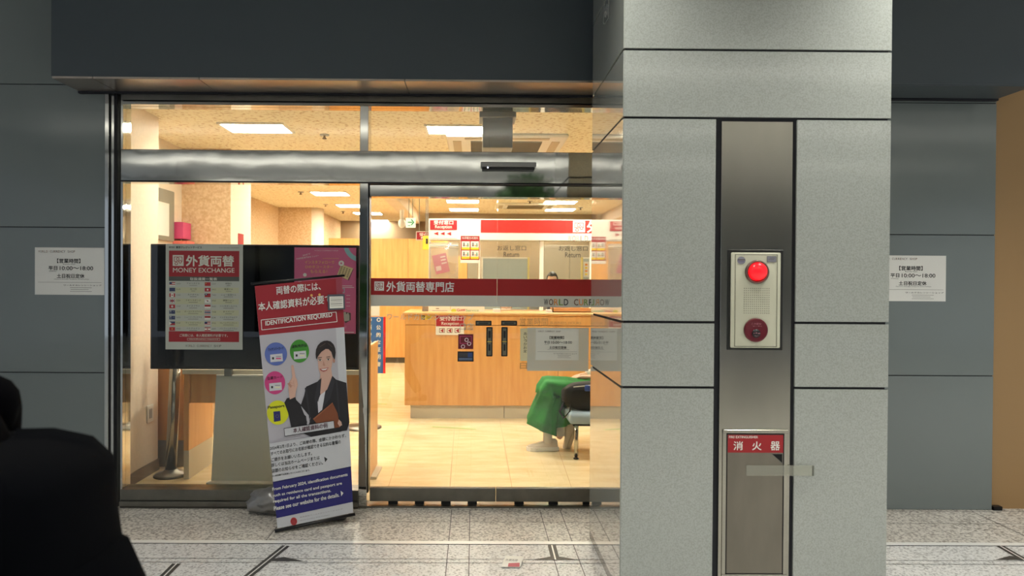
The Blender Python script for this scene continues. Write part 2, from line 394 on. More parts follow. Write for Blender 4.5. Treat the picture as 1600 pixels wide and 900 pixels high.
OUTL = glass_mat('etched_lettering', (.55, .55, .5), 1.3, .4, .6, (235, 230, 215))
A.text('etched_lettering', OUTL, 'ワールドカレンシーショップ', 605, 492, 740, 503, 1, .012)
A.text('etched_lettering', OUTL, '口店', 719, 507, 740, 519, 1, .012)
A.build()
A = Art(d2, wallmap(577, 434, 920, 480, YD-.002), step=.0004)
LOGOC = [INK, mat('logo_brown', (110, 70, 50), .5), ORANGE, mat('logo_green', (120, 150, 60), .5), INK]
A.rainbow('door_lettering', LOGOC, 'WORLD CURRENCY SHOP', 849, 467, 998, 477, 2, .01)
A.text('etched_lettering', mat('etch_grey', (150, 128, 90), .6), '営業時間', 812, 498, 856, 510.5, 1, .0)
A.text('etched_lettering', MATS['etch_grey'], 'BUSINESS HOURS', 860, 504, 908, 508.5, 1)
A.text('etched_lettering', MATS['etch_grey'], '日曜日・祝日', 813, 571, 906, 582, 1)
A.text('etched_lettering', MATS['etch_grey'], '平日', 813, 516, 833, 526, 1)
A.text('etched_lettering', MATS['etch_grey'], '定休', 813, 554, 836, 565, 1)
A.rect('etched_lettering', MATS['etch_grey'], 812, 511, 935, 511.7, 1); A.rect('etched_lettering', MATS['etch_grey'], 812, 566.5, 935, 567.2, 1)
A.build()

# ------------------------------------------------------------------ pillar
YP = 3.16; YPB = 3.99; PX0 = F(922, 842).x+.0; PX1 = P(1391, 400, YP).x
PX0 = P(972, 400, YP).x
G_ = .011
zP = lambda py, px=1180: P(px, py, YP).z
zj = [.0, zP(606), zP(504), zP(185), zP(78.5), 2.9, 3.45]
zbase = P(922, 826, YPB).z
sx0, sx1 = P(1117, 400, YP).x, P(1244, 400, YP).x
p = MB(); e = .012
p.box(PX0+e, PX1-e, YP+e, YPB-e, 0, 3.45, JOINT)
for i in range(6):
    a, b2 = zj[i]+(G_/2 if i else zbase if False else 0), zj[i+1]-G_/2
    if i < 3:
        p.box(PX0+.004, sx0, YP, YP+e+.004, a, b2, PILLF); p.box(sx1, PX1-.004, YP, YP+e+.004, a, b2, PILLF)
    else: p.box(PX0+.004, PX1-.004, YP, YP+e+.004, a, b2, PILLF)
    a2 = max(a, zbase)
    p.box(PX0, PX0+e+.002, YP+.006, YPB-.003, a2, b2, PILLAR); p.box(PX1-e-.002, PX1, YP+.006, YPB-.003, a2, b2, PILLAR)
    p.box(PX0+.004, PX1-.004, YPB-e-.002, YPB, a2, b2, PILLAR)
p.box(PX0+.003, PX0+.012, YP+.008, YPB-.003, 0, zbase-.004, mat('pillar_base_stone', (92, 90, 86), .08, rgb2=(70, 68, 64), nscale=60))
struct(p, 'wall_pillar')
s_ = MB(); st0, st1 = P(1126, 400, YP).x, P(1237, 400, YP).x
s_.box(st0, st1, YP-.001, YP+.011, 0, zP(190), BRUSH, .001); struct(s_, 'trim_7')

# ------------------------------------------------------------------ arcade downlights, plus uplights added to brighten the ceiling
for Y in (-.35, -2.9, -5.6):
    t = thing('added_uplight', 'long uplight added to brighten the arcade ceiling, '+('nearest the camera' if Y > -1 else 'second row behind the camera' if Y > -4 else 'last row behind the camera'), 'ceiling light', (1.5, Y, 3.13))
    MB().box(-6, 9, Y-.05, Y+.05, 3.12, 3.16, mat('added_uplight_body', (120, 120, 118), .4), .005).build('housing', t)
    g = MB()
    for k in range(6): g.tube([(-5+k*2.6, Y, 3.16), (-5+k*2.6, Y, 3.447)], .004, DARKST, 6)
    g.build('suspension_wires', t)
    ld = bpy.data.lights.new('added_uplight_lamp', 'AREA'); ld.shape = 'RECTANGLE'; ld.size = 14.5; ld.size_y = .06; ld.energy = UPL; ld.color = (1, .98, .93)
    lo = bpy.data.objects.new('added_uplight_lamp', ld); COL.objects.link(lo); lo.parent = t; lo.location = (0, 0, .04); lo.rotation_euler = (math.pi, 0, 0)
HOUS = mat('downlight_rim', (190, 190, 185), .4)
k = 0
for Y in (2.75, .77, -1.25, -3.2):
    for i in range(-2, 4):
        x = 2.17+i*1.8
        t = thing('downlight', 'round recessed arcade downlight in the grey ceiling ahead of the shop front', 'ceiling light', (x, Y, CZ), 'arcade ceiling downlights')
        MB().lathe([(.085, -.012), (.085, .0), (.06, .0), (.055, -.012)], (x, Y, CZ), HOUS).build('rim', t)
        MB().lathe([(.045, -.006), (.045, -.002), (.001, -.002)], (x, Y, CZ), DL).build('lens', t)
        ld = bpy.data.lights.new('downlight_lamp', 'SPOT'); ld.energy = EXT_W*(1.0 if Y > 0 else .3)*(1.25 if x > 1.5 else .8); ld.spot_size = math.radians(115); ld.spot_blend = .8; ld.shadow_soft_size = .05; ld.color = (1, .99, .93)
        lo = bpy.data.objects.new('downlight_lamp', ld); COL.objects.link(lo); lo.parent = t; lo.location = (0, 0, -.03)
# ------------------------------------------------------------------ shop shell
ZC = 2.69; XLW = -2.41; XRW = 3.4
r = MB(); r.box(XLW-.2, XLW, YF+.13, 5.4, 0, ZC, CREAMW); struct(r, 'wall_shop_left')
r = MB(); r.box(-2.95, -2.75, 5.4, 6.65, 0, ZC, CREAMW); r.box(-2.95, XLW-.2, 5.3, 5.4, 0, ZC, CREAMW); struct(r, 'wall_shop_alcove')
XC1 = P(360, 330, 6.65).x
r = MB(); r.box(-2.95, XC1, 6.65, 6.66, 0, ZC, MOTTLE).box(-2.95, XC1, 6.66, 7.26, 0, ZC, CREAMW); struct(r, 'wall_shop_column')
r = MB(); r.box(-3.5, -3.3, 7.26, 11.9, 0, ZC, MOTTLE); r.box(-3.5, -2.74, 11.9, 12.1, 0, ZC, MOTTLE); r.box(-2.94, -2.74, 12.1, 14.5, 0, ZC, MOTTLE)
r.lathe([(.2, 0), (.2, ZC)], (-2.78, 12.1, 0), CREAMW); struct(r, 'wall_shop_rear_left')
r = MB(); r.box(-3.5, XRW, 14.5, 14.7, 0, ZC, TAN); r.box(P(664, 400, 12.75).x, XRW, 12.75, 12.9, 0, ZC, TAN); struct(r, 'wall_shop_back')
r = MB(); r.box(XRW, XRW+.2, YF+.26, 14.7, 0, ZC, CREAMW); struct(r, 'wall_shop_right')
r = MB(); r.box(-3.6, XRW+.2, YF+.13, 14.7, ZC, ZC+.1, CEILI)
r.box(XLW-.2, XRW+.2, YF+.121, YF+.13, zt+.03, ZC+.1, SATIN); struct(r, 'ceiling_shop')
bl = P(616, 303, 9.0); r = MB(); r.box(-1.16, -.98, 8.2, 12.75, 2.5, ZC, CREAMW, .01); r.box(-1.22, -1.16, 8.2, 12.75, 2.56, ZC, WHITEP, .005); struct(r, 'trim_8')
r = MB(); r.box(XLW, XLW+.012, YF+.13, 5.4, 0, .085, mat('baseboard_brown_grey', (120, 102, 84), .5)); struct(r, 'baseboard_left')
# socket plate on the left wall
t = thing('wall_socket', 'small pale socket plate low on the cream side wall left of the display stand', 'socket', (XLW, 5.27, .45))
MB().box(XLW, XLW+.008, 5.21, 5.31, .39, .52, WHITEP, .003).build('plate', t); MB().box(XLW+.008, XLW+.011, 5.24, 5.28, .42, .49, GREYP, .001).build('outlet', t)

# ceiling lights: front row then the deep rows
def clight(pxs, label, z=ZC):
    pts = [F(*q, z=z) for q in pxs]
    x0, x1 = min(p_.x for p_ in pts), max(p_.x for p_ in pts)
    y0, y1 = min(p_.y for p_ in pts), max(p_.y for p_ in pts)
    clight_w(x0, x1, y0, y1, label, z)
def clight_w(x0, x1, y0, y1, label, z=ZC):
    t = thing('ceiling_light', label, 'ceiling light', ((x0+x1)/2, (y0+y1)/2, z), 'flat ceiling lights in the shop')
    g = MB()
    for a in ((x0, x1, y0, y0+.02), (x0, x1, y1-.02, y1), (x0, x0+.02, y0+.02, y1-.02), (x1-.02, x1, y0+.02, y1-.02)): g.box(a[0], a[1], a[2], a[3], z-.012, z, WHITEP)
    g.build('frame', t)
    MB().box(x0+.02, x1-.02, y0+.02, y1-.02, z-.006, z-.001, LAMP).build('diffuser', t)
W_, D_ = .52, .42
FL = P(399, 192, 5.5)
clight([(348, 191), (446, 194), (362, 206), (450, 206)], 'long ceiling light seen through the upper left pane')
clight([(663, 195), (763, 195), (668, 208), (752, 208)], 'ceiling light behind the grey hanging box in the upper right pane')
for (px, py, lb) in ((516, 302, 'nearest ceiling light seen low through the left window'), (551, 321, 'second ceiling light from the front seen through the left window'), (575, 333, 'ceiling light crossing behind the steel mullion'), (588, 344.5, 'farthest ceiling light at the left, just right of the mullion'),
                     (723, 314, 'front light of the pair over the reception sign'), (725, 327, 'rear light of the pair over the reception sign'), (875, 315.5, 'front light right of the red band sign, near the pillar'), (875, 327, 'rear small light right of the red band sign, near the pillar')):
    q = F(px, py, z=ZC); clight_w(q.x-W_/2, q.x+W_/2, q.y-D_/2, q.y+D_/2, lb)
for x, y, lb in ((-1.6, 7.6, 'ceiling light hidden behind the steel header band, left'), (-.15, 7.7, 'ceiling light hidden behind the steel header band, middle'), (1.3, 7.6, 'ceiling light hidden behind the pillar, middle of the shop'), (1.45, 5.65, 'ceiling light behind the pillar near the shop front')):
    clight_w(x-W_/2, x+W_/2, y-D_/2, y+D_/2, lb)

# air conditioner cassettes
def cassette(x0, x1, y0, y1, label):
    z = ZC; t = thing('ceiling_air_conditioner', label, 'air conditioner', ((x0+x1)/2, (y0+y1)/2, z))
    MB().box(x0, x1, y0, y1, z-.03, z, WHITEP, .01).build('panel', t)
    w = x1-x0; d = y1-y0; g = MB()
    g.box(x0+.2*w, x1-.2*w, y0+.2*d, y1-.2*d, z-.036, z-.03, GREYP)
    for i in range(16): g.box(x0+.2*w, x1-.2*w, y0+(.22+.58*i/16)*d, y0+(.22+.58*i/16)*d+.008, z-.04, z-.036, mat('grille_brown', (140, 126, 98), .6))
    g.build('grille', t)
    for a in ((x0+.15*w, x1-.15*w, y0+.05*d, y0+.12*d), (x0+.15*w, x1-.15*w, y1-.12*d, y1-.05*d), (x0+.05*w, x0+.12*w, y0+.2*d, y1-.2*d), (x1-.12*w, x1-.05*w, y0+.2*d, y1-.2*d)):
        MB().box(*a, z-.034, z-.03, mat('louvre_shadow', (200, 186, 155), .6)).build('louvre', t)
a, b = F(697, 213, z=ZC-.03), F(890, 213, z=ZC-.03)
cassette(a.x, b.x, a.y, a.y+.95, 'square ceiling air conditioner with grille in the upper right pane')
a, b = F(775, 320.5, z=ZC-.03), F(836, 320.5, z=ZC-.03); cassette(a.x, a.x+.95, a.y-.1, a.y+.6, 'distant ceiling air conditioner above the red band sign')
# sprinkler heads / detectors
for px, py, lb in ((507, 214, 'sprinkler head in the upper left pane beside the long light'), (470, 302, 'sprinkler head left of the nearest low light'), (509, 321, 'sprinkler head left of the second low light'), (536, 332, 'sprinkler head farthest along the left lights'), (828, 316, 'sprinkler head above the red band sign'), (907, 326, 'sprinkler head beside the pillar edge')):
    q = F(px, py, z=ZC-.02); t = thing('sprinkler', lb, 'sprinkler', (q.x, q.y, ZC))
    MB().lathe([(.04, -.008), (.04, 0)], (q.x, q.y, ZC), GREYP, 16).build('plate', t); MB().lathe([(.012, -.04), (.02, -.035), (.008, -.02), (.01, -.008)], (q.x, q.y, ZC), mat('brass_dull', (120, 95, 60), .4, .6), 12).build('head', t)
# grey hanging box behind the transom, over the doors
x0, x1 = P(754, 200, 4.72).x, P(801, 200, 4.72).x
t = thing('hanging_box', 'plain grey boxed duct hanging behind the upper right pane', 'duct', ((x0+x1)/2, 4.8, zh1))
MB().box(x0, x1, 4.7, 4.88, P(777, 231, 4.7).z, ZC, GREYP, .004).build('body', t); zc_ = P(777, 183, 4.68).z
MB().box(x0-.022, x1+.022, 4.68, 4.9, zc_, zc_+.07, GREYP, .004).build('cap', t)
# door sensor on header
x0, x1 = P(751, 260, YF-.06).x, P(838, 260, YF-.06).x; z1, z0 = P(790, 253, YF-.06).z, P(790, 265, YF-.06).z
t = thing('door_sensor', 'black and silver motion sensor bar on the steel header over the doors', 'sensor', ((x0+x1)/2, YF-.04, z0))
MB().box(x0, x1, YF-.06, YF-.016, z0+.018, z1, mat('sensor_silver', (150, 150, 148), .3, .3), .004).build('cover', t)
MB().box(x0+.01, x1-.01, YF-.055, YF-.016, z0, z0+.018, BLACK, .003).build('lens', t)
MB().ball((x0+.045, YF-.057, z0+.012), .004, mat('sensor_led', (235, 240, 255), .3, emit=6), 2).build('indicator', t)

# ------------------------------------------------------------------ fixed timber partition and counter
zw = P(600, 373, 12.6).z; xa, xb = P(514, 400, 12.6).x, P(700, 400, 12.6).x
t = thing('timber_partition', 'tall orange wood partition wall closing the rear of the shop', 'partition', ((xa+xb)/2, 12.6, 0))
for i in range(3): MB().box(xa+(xb-xa)*i/3+.003, xa+(xb-xa)*(i+1)/3-.003, 12.55, 12.62, .1, zw, WOOD).build('panel', t)
MB().box(xa, xb, 12.57, 12.62, 0, .1, mat('kick_dark', (80, 72, 60), .5)).build('kickboard', t)
YC = 7.45; cx0 = P(632, 560, YC).x; cx1 = XRW-.1; ct = P(760, 488.5, YC).z; zk1, zk0 = P(760, 634, YC).z, 0
t = thing('service_counter', 'long orange wood service counter with grey kickboard facing the doors', 'counter', (cx0, YC, 0))
ups = MB(); zl_ = P(760, 508, YC).z
xs = [cx0, P(872, 560, YC).x, 2.0, cx1]
for i in range(3): ups.box(xs[i]+.002, xs[i+1]-.002, YC+.005, YC+.6, zk1, zl_-.004, WOOD, .003)
ups.build('front_panel', t)
MB().box(cx0-.0, cx1, YC, YC+.6, zl_, ct-.03, WOOD, .003).build('upper_band', t)
MB().box(cx0-.02, cx1, YC-.02, YC+.9, ct-.03, ct, WOOD, .004).build('worktop', t)
MB().box(cx0-.02, cx1, YC-.024, YC-.02, ct-.012, ct, mat('counter_edge_trim', (238, 210, 160), .4)).build('edge_trim', t)
kk = MB()
for i in range(4): kk.box(cx0+.06+i*1.0+.003, cx0+.06+(i+1)*1.0-.003, YC+.03, YC+.55, 0, zk1, KICK)
kk.build('kickboard', t)
# glazed screen above the counter
YS = 7.95; sxa = P(670, 400, YS).x; sz1 = P(700, 342.5, YS).z; sz0 = P(800, 376, YS).z
t = thing('counter_screen', 'white framed glass screen standing on the service counter', 'screen', (sxa, YS, ct))
def post(pxa, pxb, part='post', m=WHITEP): MB().box(P(pxa, 400, YS).x, P(pxb, 400, YS).x, YS-.03, YS+.03, ct, sz0, m, .004).build(part, t)
post(670, 673); post(747, 750.5); post(843, 849, m=WHITEP); post(921, 925)
MB().box(P(673, 400, YS).x, P(1100, 400, YS).x, YS-.003, YS+.003, ct, sz0, GLASS).build('glass_pane', t)
post(1098, 1102)
# fascia sign over the screen
SX1 = P(1115, 400, YS).x
t = thing('counter_fascia_sign', 'white and red fascia sign above the service counter', 'sign', ((sxa+SX1)/2, YS, sz0))
MB().box(sxa, SX1, YS-.06, YS+.08, sz0, sz1, WHITEP, .003).build('board', t)
A = Art(t, wallmap(670, 342.5, 920, 376, YS-.061)); LG = [mat('logo_ink_a', (130, 115, 110), .5), mat('logo_ink_b', (150, 120, 110), .5), mat('logo_ink_c', (200, 205, 180), .5), MATS['logo_green'], MATS['logo_ink_a']]
A.rect('red_band', BRIGHTRED, 751, 342.8, 1115, 364, 1)
A.text('lettering', WHITEP, '外貨両替専門店', 917, 344, 1085, 363, 2, .02); icon(A, 'lettering', WHITEP, RED, 895, 344, 914, 362.5, 2)
A.rainbow('lettering', [LG[0], LG[1], LG[2], LG[0], LG[0]], 'WORLD CURRENCY SHOP', 887, 368, 1010, 377, 2, .0)
A.rect('reception_plate', RED, 672, 344, 714, 360, 2); A.text('reception_plate', WHITEP, '受付窓口', 678, 344.6, 708, 351, 3, .02); A.text('reception_plate', WHITEP, 'Reception', 680, 352, 706, 359, 3, .01)
for cx_ in (681, 691, 701): A.poly('arrow', RED, [(cx_-3, 366), (cx_+4, 363), (cx_+4, 369)], 2)
A.rect('lettering', GREYINK, 672, 373.8, 714, 374.4, 2)
A.build()
# window words on the screen
for xx in (0, 96):
    tt = thing('window_lettering', 'dark return window words on the '+('left' if xx == 0 else 'right')+' counter window, Return beneath', 'lettering', P(800+xx, 403, YS-.005))
    A = Art(tt, wallmap(770, 380, 890, 404, YS-.005), step=.0004); DK = mat('window_ink', (45, 40, 38), .5)
    A.text('japanese_words', DK, 'お返し窓口', 777+xx, 383.5, 822+xx, 391.5, 1, .006); A.text('english_word', DK, 'Return', 787+xx, 394, 811+xx, 402, 1, .012); A.build()
# backdrop behind the counter: staff partitions and cabinets
PB = mat('pale_blue_panel', (176, 190, 192), .6); EDGE = mat('partition_edge_yellow', (226, 208, 130), .5); CAB = mat('taupe_cabinet', (150, 138, 118), .6)
def lowpart(pa, pb, Y, zt_, label, ye='r'):
    t = thing('desk_partition', label, 'partition', ((P(pa, 400, Y).x+P(pb, 400, Y).x)/2, Y, 0)); x0, x1 = P(pa, 400, Y).x, P(pb, 400, Y).x
    MB().box(x0+.02, x1-.02, Y-.015, Y+.015, .05, zt_-.02, PB).build('panel', t)
    g = MB(); g.box(x0, x0+.025, Y-.025, Y+.025, 0, zt_, EDGE if ye == 'l' else WHITEP); g.box(x1-.025, x1, Y-.025, Y+.025, 0, zt_, EDGE if ye == 'r' else WHITEP); g.box(x0+.02, x1-.02, Y-.02, Y+.02, zt_-.02, zt_, WHITEP); g.build('frame', t)
    MB().box(x0-.05, x0+.1, Y-.15, Y+.15, 0, .04, GREYP).box(x1-.1, x1+.05, Y-.15, Y+.15, 0, .04, GREYP).build('foot', t)
lowpart(752, 827, 10.1, P(800, 402, 10.1).z, 'pale blue desk partition with yellow edge behind the left return window')
lowpart(908, 990, 9.9, P(910, 402, 9.9).z, 'pale blue desk partition behind the right return window', 'l')
x0, x1 = P(850, 400, 11.6).x, P(1010, 400, 11.6).x; zt2 = P(880, 383, 11.6).z
t = thing('storage_cabinet', 'tall taupe storage cabinet with double doors behind the right return window', 'cabinet', ((x0+x1)/2, 11.8, 0))
MB().box(x0, x1, 11.61, 12.1, 0, zt2, CAB, .005).build('body', t)
for i in range(4):
    dd = MB().box(x0+(x1-x0)*i/4+.004, x0+(x1-x0)*(i+1)/4-.004, 11.59, 11.61, .08, zt2-.03, CAB, .002).build('door', t)
    MB().box(x0+(x1-x0)*(i+.9)/4-.01, x0+(x1-x0)*(i+.9)/4+.01, 11.57, 11.59, 1.0, 1.14, SATIN, .002).build('handle', dd)
x0, x1 = P(676, 400, 11.4).x, P(746, 400, 11.4).x
t = thing('storage_cabinet', 'grey and wood staff cabinet seen behind the hanging plastic bag', 'cabinet', ((x0+x1)/2, 11.6, 0))
MB().box(x0, P(730, 400, 11.4).x, 11.41, 11.9, 0, P(700, 400, 11.4).z, WOOD, .004).build('body', t); MB().box(P(730, 400, 11.4).x+.004, x1, 11.41, 11.9, 0, P(700, 404, 11.4).z, CAB, .004).build('side_unit', t)
# notice poster at back of the right window
t = thing('wall_notice', 'white notice with yellow blocks beside the right return window', 'notice', P(918, 432, 9.8))
A = Art(t, wallmap(912, 410, 926, 433, 9.8)); A.rect('sheet', WHITE, 912, 409, 926, 433, 1)
for j in range(4): A.rect('print', YELLOW if j % 2 else ORANGE, 914, 412+j*5, 918, 415+j*5, 2); A.rect('print', ORANGE, 920, 412+j*5, 924, 415+j*5, 2)
A.build()

# posters on the screen glass and fascia
def sheet(name, label, cat, x0, y0, x1, y1, Y, m=WHITE, th=.001, **kw):
    fn = wallmap(x0, y0, x1, y1, Y); c = fn((x0+x1)/2, y1); t = thing(name, label, cat, c, kw.get('group'))
    a, b = fn(x0, y0), fn(x1, y1); MB().box(a.x, b.x, Y, Y+th, b.z, a.z, m).build('sheet', t)
    return t, Art(t, fn)
t, A = sheet('poster', 'red and yellow four-picture poster right of the reception sign', 'poster', 719.5, 368, 749.5, 411, YS-.065, WHITE)
A.rect('print', RED, 720, 368.5, 749, 406, 1); A.text('print', WHITE, 'お手続きの流れ', 722, 370, 747, 374, 2, .01)
for i in range(2):
    for j in range(2):
        xx, yy = 721.5+i*14, 377+j*14.5
        A.rect('picture', YELLOW, xx, yy, xx+12.5, yy+13, 2); A.rect('picture', WHITE, xx, yy, xx+12.5, yy+9.5, 3)
        A.disc('picture', GREYINK, xx+3.5, yy+3.2, 1.3, l=4, n=10); A.rect('picture', GREYINK, xx+2.2, yy+4.6, xx+4.8, yy+8, 4); A.rect('picture', ORANGE, xx+6, yy+6, xx+8, yy+8, 4); A.disc('picture', mat('teal_print', (110, 150, 130), .5), xx+9.5, yy+4, 1.2, l=4, n=10); A.rect('picture', MATS['teal_print'], xx+8.4, yy+5.2, xx+10.8, yy+8.4, 4)
A.build()
# clear bag hung from the screen
t = thing('plastic_bag', 'clear zip bag hanging on the screen left of the counter windows', 'bag', P(693, 440, YS-.08))
g = MB(); gr = []
a, b = P(671, 379, YS-.07), P(716, 446, YS-.07)
n1, n2 = 8, 10
for j in range(n2+1):
    row = []
    for i in range(n1+1):
        u, v = i/n1, j/n2; row.append(Vector((a.x+(b.x-a.x)*u, YS-.075-.03*math.sin(u*math.pi)*math.sin(min(1, v*1.2)*math.pi*.9)-.006*math.sin(u*23+v*9), a.z+(b.z-a.z)*v)))
    gr.append(row)
g.loft(gr, BAGPL, caps=False, close=False); g.box(a.x, b.x, YS-.068, YS-.066, b.z, a.z, BAGPL); g.build('film', t)
MB().box(a.x, b.x, YS-.085, YS-.065, a.z-.035, a.z-.028, WHITEP, .002).box(a.x, b.x, YS-.085, YS-.065, a.z-.05, a.z-.046, WHITEP, .001).build('zip_seal', t)
t = thing('leaflet', 'pink leaflet tilted inside the clear hanging bag', 'leaflet', P(688, 428, YS-.072))
A = Art(t, wallmap(671, 379, 716, 446, YS-.072), step=.0006)
def rp(x, y, cx, cy, a): c_, s__ = math.cos(a), math.sin(a); return (cx+(x)*c_-(y)*s__, cy+(x)*s__+(y)*c_)
A.poly('sheet', PINK, [rp(x, y, 689, 412, -.22) for x, y in ((-11, -15), (11, -15), (11, 15), (-11, 15))], 0)
A.poly('print', mat('pale_print', (240, 215, 220), .5), [rp(x, y, 689, 412, -.22) for x, y in ((-9, 3), (-1, 3), (-1, 10), (-9, 10))], 1)
for j in range(3): A.poly('print', MATS['pale_print'], [rp(x, y, 689, 412, -.22) for x, y in ((1, -11+j*5), (9, -11+j*5), (9, -9+j*5), (1, -9+j*5))], 1)
A.build()
t = thing('leaflet', 'pale tan leaflet half under the pink one in the hanging bag', 'leaflet', P(704, 424, YS-.068))
A = Art(t, wallmap(671, 379, 716, 446, YS-.0685), step=.0004); A.poly('sheet', mat('tan_print', (215, 185, 140), .6), [rp(x, y, 704, 418, .25) for x, y in ((-8, -8), (8, -8), (8, 8), (-8, 8))], 0); A.build()
# hanging signs behind
def hang_sign(name, label, x0, y0, x1, y1, Y, m, draw, drops=True):
    fn = wallmap(x0, y0, x1, y1, Y); a, b = fn(x0, y0), fn(x1, y1); t = thing(name, label, 'sign', ((a.x+b.x)/2, Y, b.z))
    MB().box(a.x, b.x, Y, Y+.04, b.z, a.z, m, .003).build('board', t)
    if drops:
        for xx in (a.x+.04, b.x-.04): MB().tube([(xx, Y+.02, a.z), (xx, Y+.02, ZC)], .005, GREYP, 8).build('hanger', t)
    A = Art(t, fn); A.n = Vector((0, -1, 0)); A.fn = (lambda x, y, fn=fn: fn(x, y)-Vector((0, .001, 0))); draw(A); A.build()
def dr(A):
    m = mat('exit_green', (40, 150, 95), .5, emit=.3)
    A.rect('arrow', m, 637, 346.4, 644, 348.2, 1); A.poly('arrow', m, [(641.5, 342.5), (643.5, 342.5), (647.5, 347.3), (643.5, 352), (641.5, 352), (645, 347.3)], 1); A.rect('arrow', m, 637, 352.2, 641, 353.3, 1)
hang_sign('exit_sign', 'white hanging exit sign with green arrow beside the ceiling bulkhead', 634, 340.5, 649, 355.5, 9.3, mat('exit_white', (240, 250, 240), .4, emit=.5), dr)
def dr(A): A.rect('print', RED, 651, 362.5, 672, 374.5, 1); A.text('print', WHITEP, '受付', 655.5, 364, 669, 369, 2, .02); A.text('print', WHITEP, 'Rec', 658, 370, 669, 373.5, 2, .01)
hang_sign('reception_sign', 'small red reception sign half hidden behind the fascia sign', 650, 361.5, 673, 375.5, 9.0, WHITEP, dr)
def dr(A): A.text('numeral', INK, '1', 665.5, 373, 668.5, 381, 1, .02)
hang_sign('number_sign', 'yellow sign with number one below the small red reception sign', 660.5, 368.5, 673, 390, 8.7, mat('number_yellow', (240, 205, 60), .4), dr)
q = P(628, 349, 10.3); t = thing('ceiling_speaker', 'white dome fixture hanging under the ceiling left of the exit sign', 'fixture', (q.x, q.y, ZC))
MB().ball(q, (.055, .055, .07), WHITEP, 3).build('dome', t); MB().tube([q+Vector((0, 0, .05)), (q.x, q.y, ZC)], .03, WHITEP, 16).build('stem', t)

# reception plate and arrows on counter front
t, A = sheet('counter_sign', 'red and white reception sign on the front of the wood counter', 'sign', 681, 492.5, 725, 523.5, YC-.012, WHITEP, .01)
A.fn = (lambda fn: (lambda x, y: fn(x, y)-Vector((0, .001, 0))))(A.fn)
A.rect('red_field', RED, 681.5, 493, 724.5, 510, 1); A.text('lettering', WHITEP, '受付窓口', 687, 494.5, 721, 501, 2, .02); A.text('lettering', WHITEP, 'Reception', 690, 503, 717, 509, 2, .01)
for cx_ in (688, 700, 712):
    A.frame('symbol', MATS['logo_brown'], cx_-1.5, 513, cx_+7, 520, .8, 1); A.poly('symbol', RED, [(cx_, 516.5), (cx_+5, 513.5), (cx_+5, 520)], 2)
A.build()
t, A = sheet('counter_label', 'small yellow and black label on the counter front left of the red sign', 'label', 658, 493, 674, 499.5, YC-.006, YELLOW, .003)
A.fn = (lambda fn: (lambda x, y: fn(x, y)-Vector((0, .001, 0))))(A.fn); A.rect('print', INK, 658, 493, 664, 499.5, 1); A.text('print', YELLOW, '空', 659.3, 494.3, 663, 498.5, 2, .02); A.rect('print', INK, 666, 494.8, 673, 495.6, 1); A.rect('print', INK, 666, 496.8, 673, 497.6, 1); A.build()

# counter top items
def standing(name, label, cat, px0, px1, pyt, Y, m, d=.02, **kw):
    x0, x1 = P(px0, 480, Y).x, P(px1, 480, Y).x; zt_ = P((px0+px1)/2, pyt, Y).z
    return x0, x1, zt_
t = thing('brochure_holder', 'clear brochure holder at the left end of the counter top', 'holder', (P(664, 480, 7.7).x, 7.7, ct))
x0, x1 = P(660, 480, 7.7).x, P(669, 480, 7.7).x
MB().box(x0, x0+.004, 7.66, 7.74, ct, ct+.16, BAGPL).box(x1-.004, x1, 7.66, 7.74, ct, ct+.16, BAGPL).box(x0, x1, 7.66, 7.664, ct, ct+.1, BAGPL).box(x0, x1, 7.736, 7.74, ct, ct+.17, BAGPL).box(x0, x1, 7.66, 7.74, ct, ct+.004, BAGPL).build('tray', t)
t = thing('leaflet', 'grey leaflets in the clear brochure holder on the counter', 'leaflet', (P(664, 480, 7.7).x, 7.7, ct+.004))
MB().box(x0+.006, x1-.006, 7.68, 7.70, ct+.004, ct+.2, mat('leaflet_grey', (150, 150, 155), .6)).build('sheet', t)
t = thing('price_card', 'white folded card standing on the counter left of the flower leaflet', 'card', (P(685, 480, 7.68).x, 7.68, ct))
xa, xb = P(671, 480, 7.68).x, P(703, 480, 7.68).x
MB().box(xa, xb, 7.66, 7.664, ct, ct+.13, WHITE).box(xa, xb, 7.72, 7.724, ct, ct+.13, WHITE).build('sheet', t)
A = Art(t, wallmap(671, 474, 703, 489, 7.659)); A.rect('print', GREYINK, 681, 481.5, 686, 482.8, 1); A.rect('print', GREYINK, 675, 485, 699, 485.6, 1); A.build()
t = thing('price_card', 'white card with green flower and red script on the counter right of the folded card', 'card', (P(730, 480, 7.68).x, 7.68, ct))
xa, xb = P(704, 480, 7.68).x, P(757, 480, 7.68).x
MB().box(xa, xb, 7.66, 7.67, ct, ct+.12, WHITE).build('sheet', t)
A = Art(t, wallmap(704, 474, 757, 489, 7.659)); A.disc('print', mat('lime_print', (190, 205, 80), .5), 709, 485.5, 4, 3, l=1); A.tline('print', RED, 'Guest', 714, 487, 727, 486, 4.5, 2, .01); A.tline('print', MATS['exit_green'], 'Service', 728, 487, 748, 486.5, 4, 2); A.build()
t = thing('document_tray', 'brown wooden document tray on the counter near the pillar', 'tray', (P(895, 484, 7.75).x, 7.75, ct))
xa, xb = P(862, 484, 7.7).x, P(925, 484, 7.7).x
BRT = mat('brown_tray', (188, 140, 92), .5)
MB().box(xa, xb, 7.62, 7.86, ct, ct+.01, BRT).box(xa, xb, 7.62, 7.632, ct, ct+.045, BRT).box(xa, xb, 7.848, 7.86, ct, ct+.045, BRT).box(xa, xa+.012, 7.62, 7.86, ct, ct+.045, BRT).box(xb-.012, xb, 7.62, 7.86, ct, ct+.045, BRT).build('tray', t)
